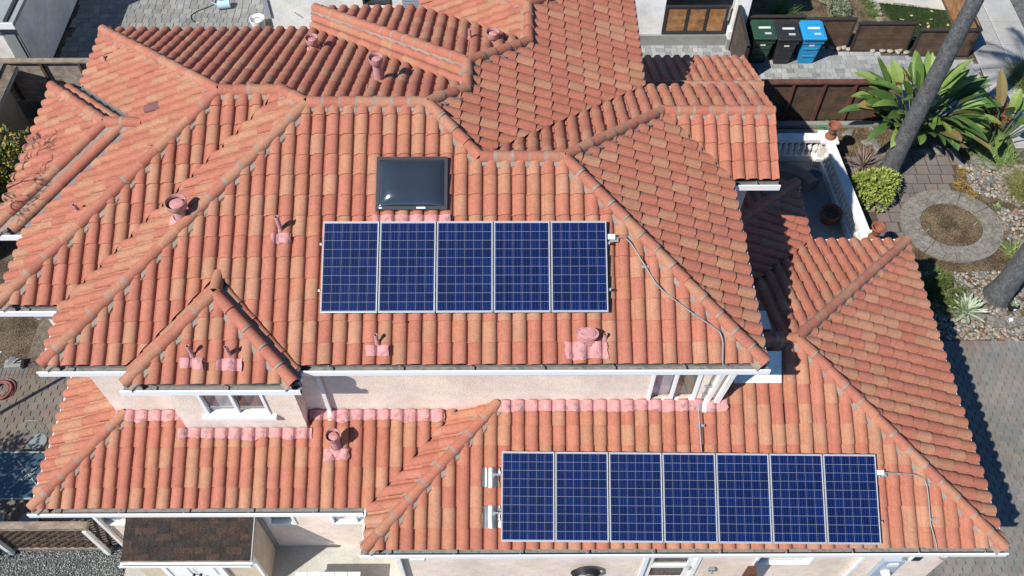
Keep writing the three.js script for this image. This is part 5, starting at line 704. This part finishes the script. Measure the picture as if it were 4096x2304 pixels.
{ const p = aty(3495, 520, .0), k = thing('stone_figure', 'small weathered stone ornament in the fence bed', 'ornament', [p.x, 0, p.z], .6); part('plinth', new MB().box(-.12, 0, -.1, .12, .1, .1), M.slab, k); const g = pebGeos[2].clone(); g.scale(.11, .2, .1); g.translate(0, .2, 0); part('body', g, mat(.3, .26, .22, { map: coarse }), k); }
// stones of the palm planter
for (let i = 0; i < 7; i++) { const a = -.3 + i * .55, k = thing('planter_stone', 'grey kerb stone round the thick palm', 'kerb stone', [13.75 + Math.cos(a) * .95, 0, -6.0 + Math.sin(a) * .8], -a + 1.57, 'kerb stones round the palm'); part('stone', new MB().add(new RoundedBoxGeometry(.46, .14, .24, 2, .03), T(0, .05, 0)), M.slab, k); }
// ---------------------------------------------------------------- bins
function bin(label, u, v, body, lidc) {
  const p = aty(u, v, 0), k = thing('wheelie_bin', label, 'bin', [p.x, 0, p.z], 0, 'wheeled bins against the fence'); k.scale.setScalar(1.16); const m = mat(...body, { roughness: .5 }), lm = mat(...lidc, { roughness: .45 });
  const g = new MB(), L = [[.19, .0, .22], [.22, .25, .25], [.26, .78, .31], [.29, .80, .34], [.30, .98, .36]]; const ring = ([a, y, b]) => [[-a, y, b], [a, y, b], [a, y, -.22 - y * .06], [-a, y, -.22 - y * .06]]; for (let i = 0; i < L.length - 1; i++) { const A = ring(L[i]), B = ring(L[i + 1]); for (let j = 0; j < 4; j++) g.quad(A[j], A[(j + 1) % 4], B[(j + 1) % 4], B[j]); } const bt = ring(L[0]); g.quad(bt[3], bt[2], bt[1], bt[0]); part('body', g, m, k);
  const lid = part('lid', new MB().add(new RoundedBoxGeometry(.64, .07, .74, 3, .03), T(0, 1.01, .05)).add(new RoundedBoxGeometry(.52, .05, .6, 2, .02), T(0, 1.05, .05)), lm, k); part('sticker', new MB().box(-.15, 1.074, -.02, .17, 1.078, .05), mat(.75, .76, .74), lid); part('print', new MB().box(-.02, 1.0745, .22, .16, 1.077, .25), mat(.62, .63, .64), lid); part('print', new MB().box(-.02, 1.0745, .265, .16, 1.077, .285), mat(.62, .63, .64), lid); part('handle', new MB().bar(V(-.12, 1.09, -.13), V(.12, 1.09, -.13), .03, .03), lm, lid);
  part('hinge_bar', new MB().cyl(V(-.27, 1.0, -.36), V(.27, 1.0, -.36), .025, .025), m, k); for (const x of [-.24, .24]) part('wheel', new MB().cyl(V(x - .03, .11, -.26), V(x + .03, .11, -.26), .11, .11, 20), M.black, k);
  part('front_rib', new MB().box(-.2, .58, .29, .2, .63, .315), m, k); part('front_rib', new MB().box(-.17, .3, .262, .17, .34, .285), m, k); part('front_label', new MB().box(-.07, .70, .303, .07, .74, .312), mat(.7, .7, .7), k);
}
bin('dark green wheeled bin beside the wooden gate', 3022, 232, [.022, .065, .04], [.024, .07, .043]); bin('black wheeled bin between the green and the blue bin', 3114, 236, [.022, .024, .026], [.025, .027, .028]); bin('bright blue wheeled bin next to the board fence', 3212, 234, [.02, .26, .52], [.022, .28, .55]);
// ---------------------------------------------------------------- west yard
{ const k = thing('low_wall', 'low brown garden wall beside a soil bed', 'wall'); part('wall', new MB().box(-11.25, 0, -5.3, -10.75, .42, -4.05), mat(.20, .165, .125, { map: coarse }), k); part('coping', new MB().box(-11.28, .42, -5.32, -10.72, .46, -4.03), mat(.24, .20, .155, { map: coarse }), k); }
sheet('yard_bed', [[-15, -12], [-8, -12], [-8, -4.1], [-15, -4.1]], -.012, M.soil);
{ const p = aty(62, 1465, 0), k = thing('metal_ornament', 'silver metal garden ornament on a pale stone block', 'ornament', [p.x, 0, p.z], .1); part('block', new MB().box(-.2, 0, -.12, .2, .16, .12), M.greyConcrete, k); for (const [a, b] of [[V(-.02, .16, 0), V(-.12, .55, -.1)], [V(0, .16, 0), V(.18, .3, -.05)], [V(0, .16, 0), V(-.2, .24, .05)], [V(.02, .16, 0), V(.1, .35, .1)]]) part('rod', new MB().cyl(a, b, .014, .012, 6), M.alu, k); part('knob', new MB().add(new THREE.SphereGeometry(.03, 12, 8), T(-.12, .56, -.1)), M.alu, k); part('fin', new MB().bar(V(-.05, .2, 0), V(.1, .38, -.04), .02, .12), M.alu, k); }
{ const p = aty(8, 1560, .05), k = thing('brown_hose', 'coiled reddish brown hose on the patio pavers', 'hose', [p.x, 0, p.z]); for (let i = 0; i < 6; i++) part('coil', new MB().add(new THREE.TorusGeometry(.30 - i * .024, .017, 8, 40), new THREE.Matrix4().makeRotationFromEuler(new THREE.Euler(1.57 + rr(-.1, .1), rr(-.08, .08), 0)).setPosition(rr(-.03, .03), .03 + (i % 3) * .03, rr(-.04, .04))), mat(.22, .075, .06, { roughness: .5 }), k); }
{ const k = thing('glass_table', 'dark glass patio table with wrought iron scrolls', 'table', [-10.55, 0, -.78]); part('glass_top', new MB().box(-.85, .715, -.56, .85, .725, .56), new THREE.MeshPhysicalMaterial({ color: lin(.05, .085, .10), roughness: .12, clearcoat: 1 }), k); const im = mat(.30, .32, .32, { roughness: .6 }); part('rim', new MB().bar(V(-.86, .72, -.56), V(.86, .72, -.56), .03, .03).bar(V(-.86, .72, .56), V(.86, .72, .56), .03, .03).bar(V(-.86, .72, -.545), V(-.86, .72, .545), .03, .03).bar(V(.86, .72, -.545), V(.86, .72, .545), .03, .03), im, k);
  for (const [x, z] of [[-.8, -.5], [.8, -.5], [-.8, .5], [.8, .5]]) part('leg', new MB().cyl(V(x, 0, z), V(x, .705, z), .02, .02), im, k); for (const [a, b] of [[V(.05, .735, -.35), V(.72, .735, .3)], [V(.72, .735, -.38), V(.05, .735, .33)]]) part('scroll_bar', new MB().cyl(a, b, .012, .012, 6), im, k); for (const [x, z] of [[.3, -.08], [.46, -.08], [.3, .06], [.46, .06]]) part('scroll', new MB().add(new THREE.TorusGeometry(.06, .008, 6, 20, 5), new THREE.Matrix4().makeRotationX(1.57).setPosition(x, .737, z)), im, k); }
function ironChair(x, z, turn, label) { const k = thing('iron_chair', label, 'chair', [x, 0, z], turn, 'wrought iron patio chairs'), im = mat(.20, .23, .22, { roughness: .6 }); part('seat', new MB().lathe([[.001, .44], [.2, .44], [.22, .45], [.2, .46], [.001, .46]], 20), im, k); for (const a of [.7, 2.4, 3.9, 5.5]) part('leg', new MB().cyl(V(Math.cos(a) * .2, .44, Math.sin(a) * .2), V(Math.cos(a) * .24, 0, Math.sin(a) * .24), .012, .012, 6), im, k); part('back', new MB().tube([V(-.22, .45, -.18), V(-.25, .75, -.24), V(-.12, .95, -.28), V(.12, .95, -.28), V(.25, .75, -.24), V(.22, .45, -.18)], .012, 6, 40), im, k); for (let i = 0; i < 5; i++) part('back_wire', new MB().cyl(V(-.16 + i * .08, .46, -.19), V(-.16 + i * .08, .92, -.275), .006, .006, 5), im, k); }
ironChair(-10.35, -1.75, 0, 'wrought iron chair on the far side of the glass table'); ironChair(-10.75, .2, 3.14, 'wrought iron chair between the glass table and the trellis'); ironChair(-10.0, .2, 3.3, 'wrought iron chair at the table corner near the house');
// trees and bushes outside the west side whose shade falls into view
function tree(label, x, z, h, R, n, cols, bare) {
  const k = thing(bare ? 'bare_tree' : 'leafy_tree', label, 'tree', [x, 0, z]), br = new MB(), tips = []; const lx = bare ? 1.7 : .05, lz = bare ? -1.2 : 0; br.cyl(V(0, 0, 0), V(lx, h * (bare ? .87 : .55), lz), bare ? .05 : .1, .04, 9);
  const grow = (p, d, l, r, lv) => { const q = p.clone().addScaledVector(d, l); br.cyl(p, q, r, r * .62, 5); tips.push(q); if (lv > 0) for (let i = 0; i < 3; i++) grow(q, d.clone().add(V(rr(-.8, .8), rr(-.25, .6), rr(-.8, .8))).normalize(), l * rr(.58, .8), Math.max(r * .62, .006), lv - 1); };
  for (let i = 0; i < 6; i++) { const a = i * 1.05 + rr(-.3, .3); grow(V(lx, h * ((bare ? .85 : .42) + (bare ? .004 : .02) * i), lz), V(Math.cos(a), rr(.5, 1.2), Math.sin(a)).normalize(), R * .42, bare ? .022 : .04, bare ? 4 : 3); }
  part('trunk', br, M.twig, k); if (!bare) { const g = new MB(); for (let i = 0; i < n; i++) { const c = pick(tips), d = V(rr(-1, 1), rr(-1, 1), rr(-1, 1)); leafShape(g, c.clone().addScaledVector(d, .28), d, V(0, 1, .1), .12, .07, .4, cols, 2); } stuff(part('crown', g, M.leafMatte, k)); } return k;
}
tree('bare twiggy tree beyond the west eave', -12.4, -2.2, 9.6, 1.2, 0, null, true);
tree('leafy tree shading the glass table', -13.2, 1.05, 4.4, 1.5, 3200, greenA);
{ const p = aty(-20, 640, 0); bush('hedge_bush', 'yellow green bush against the beige shed wall', 'shrub', [-12.9, 0, -9.7], [.7, 1.9, 1.3], 3600, .12, .06, [[.22, .2, .03], [.12, .15, .03], [.28, .22, .04], [.08, .11, .03]], { clumps: 26 }); }
// loose things in the north west courtyard
{ const k = thing('watering_can', 'pale blue plastic watering can on the grey courtyard pavers', 'watering can', [-8.95, 0, -18.1], .2); part('body', new MB().cyl(V(-.2, .16, 0), V(.2, .16, 0), .15, .15, 18), mat(.42, .58, .72, { roughness: .4 }), k); part('spout', new MB().cyl(V(-.2, .16, 0), V(-.38, .3, 0), .04, .02), mat(.42, .58, .72), k); part('handle', new MB().tube([V(-.12, .3, 0), V(0, .42, 0), V(.14, .3, 0)], .018, 6, 12), mat(.42, .58, .72), k); }
{ const pts = [[865, 0], [858, 18], [825, 32], [790, 45], [765, 62], [768, 80], [785, 90]].map(([u, v]) => { const p = aty(u, v, .02); p.y = .02; return p; }), k = thing('black_hose', 'black hose lying across the grey courtyard pavers', 'hose'); part('tube', new MB().tube(pts, .022, 6, 60), M.black, k); part('nozzle', new MB().cyl(pts[6], pts[6].clone().add(V(.12, 0, .03)), .03, .02), mat(.4, .33, .2), k); }
{ const pts = [[3360, 95], [3365, 62], [3395, 55], [3430, 75], [3460, 100]].map(([u, v]) => aty(u, v, .03)), k = thing('irrigation_hose', 'grey irrigation loop on the mulch behind the board fence', 'hose'); part('tube', new MB().tube(pts, .025, 6, 50), mat(.12, .11, .1), k); }
// ---------------------------------------------------------------- fittings on the south walls
function flood(x, y, z, label, dark) { const k = thing('floodlight', label, 'floodlight', [x, y, z], 0, 'floodlights under the eave'); part('housing', new MB().add(new RoundedBoxGeometry(.30, .16, .14, 2, .02), T(0, 0, .1)), dark ? M.whiteOld : M.white, k); part('lens', new MB().add(new THREE.BoxGeometry(.25, .015, .11), T(0, dark ? .083 : -.085, .1)), M.black, k); part('arm', new MB().bar(V(0, .02, -.12), V(0, .02, .03), .05, .05), M.whiteOld, k); }
flood(-3.87, 2.62, WL + .12, 'white floodlight under the gutter beside the lean-to shed'); flood(-1.05, 2.35, WM + .12, 'dark glass floodlight next to the downspout', true);
{ const k = thing('electric_meter', 'grey blue electric meter panel with round glass meter', 'meter', [0, 0, 0]); part('panel', new MB().box(8.42, .55, WM + .002, 8.86, 1.62, WM + .1), mat(.34, .40, .47, { roughness: .5 }), k); part('meter', new MB().cyl(V(8.64, .98, WM + .1), V(8.64, .98, WM + .22), .1, .09, 20), M.white, k); part('breaker', new MB().box(8.55, 1.35, WM + .1, 8.75, 1.5, WM + .13), mat(.6, .6, .62), k); part('riser', new MB().cyl(V(8.8, 1.62, WM + .06), V(8.88, 3.0, WM + .06), .03, .03), M.galv, k); }
{ const k = thing('wall_vent', 'small square dark louvre in the wall beside the meter', 'vent'); part('frame', new MB().box(9.0, 1.42, WM + .002, 9.24, 1.72, WM + .03), M.white, k); part('grille', new MB().box(9.03, 1.45, WM + .03, 9.21, 1.69, WM + .035), M.black, k); }
{ const k = thing('wooden_post', 'thick brown wooden post standing beside the wall window', 'post', [5.62, 0, WM + .35]); part('post', new MB().box(-.08, 0, -.08, .08, 1.9, .08), mat(.22, .09, .045, { map: woodT }), k); part('hook', new MB().add(new THREE.TorusGeometry(.05, .01, 6, 16), T(-.1, 1.5, .06)), M.galv, k); }
{ const k = thing('coiled_cable', 'coil of black cable hanging on the south wall', 'cable', [2.35, .95, WM + .1]); for (let i = 0; i < 5; i++) part('loop', new MB().add(new THREE.TorusGeometry(.30 - i * .022, .017, 6, 36), T(rr(-.01, .01), rr(-.01, .01), i * .02)), M.black, k); }
{ const k = thing('wall_tap', 'small grey tap on the south wall', 'tap', [5.0, .95, WM]); part('stem', new MB().cyl(V(0, 0, 0), V(0, 0, .12), .03, .03), M.galv, k); part('box', new MB().box(-.06, -.02, .02, .06, .1, .08), M.galv, k); }
{ const k = thing('drip_pipe', 'curved grey pipe end below the gutter corner', 'pipe'); part('tube', new MB().tube([V(9.05, 3.12, S1B + .16), V(8.98, 2.9, S1B + .1), V(8.8, 2.75, WM + .05), V(8.75, 2.9, WM + .03)], .018, 6, 24), M.galv, k); }
{ const k = thing('white_rail', 'white balustrade end showing beyond the east eave', 'railing', [11.05, 0, -4.2]); part('rail', new MB().bar(V(0, .75, 0), V(.08, .75, 1.1), .16, .1), M.whiteOld, k); part('post', new MB().box(-.1, 0, -.1, .1, .85, .1), M.whiteOld, k); part('post', new MB().box(-.02, 0, 1.0, .18, .85, 1.2), M.whiteOld, k); }
// ---------------------------------------------------------------- draw
const renderer = new THREE.WebGLRenderer({ antialias: true });
renderer.setSize(1024, 576);
renderer.toneMapping = THREE.LinearToneMapping;
renderer.toneMappingExposure = EXPOSURE;
renderer.shadowMap.enabled = true;
renderer.render(scene, camera);
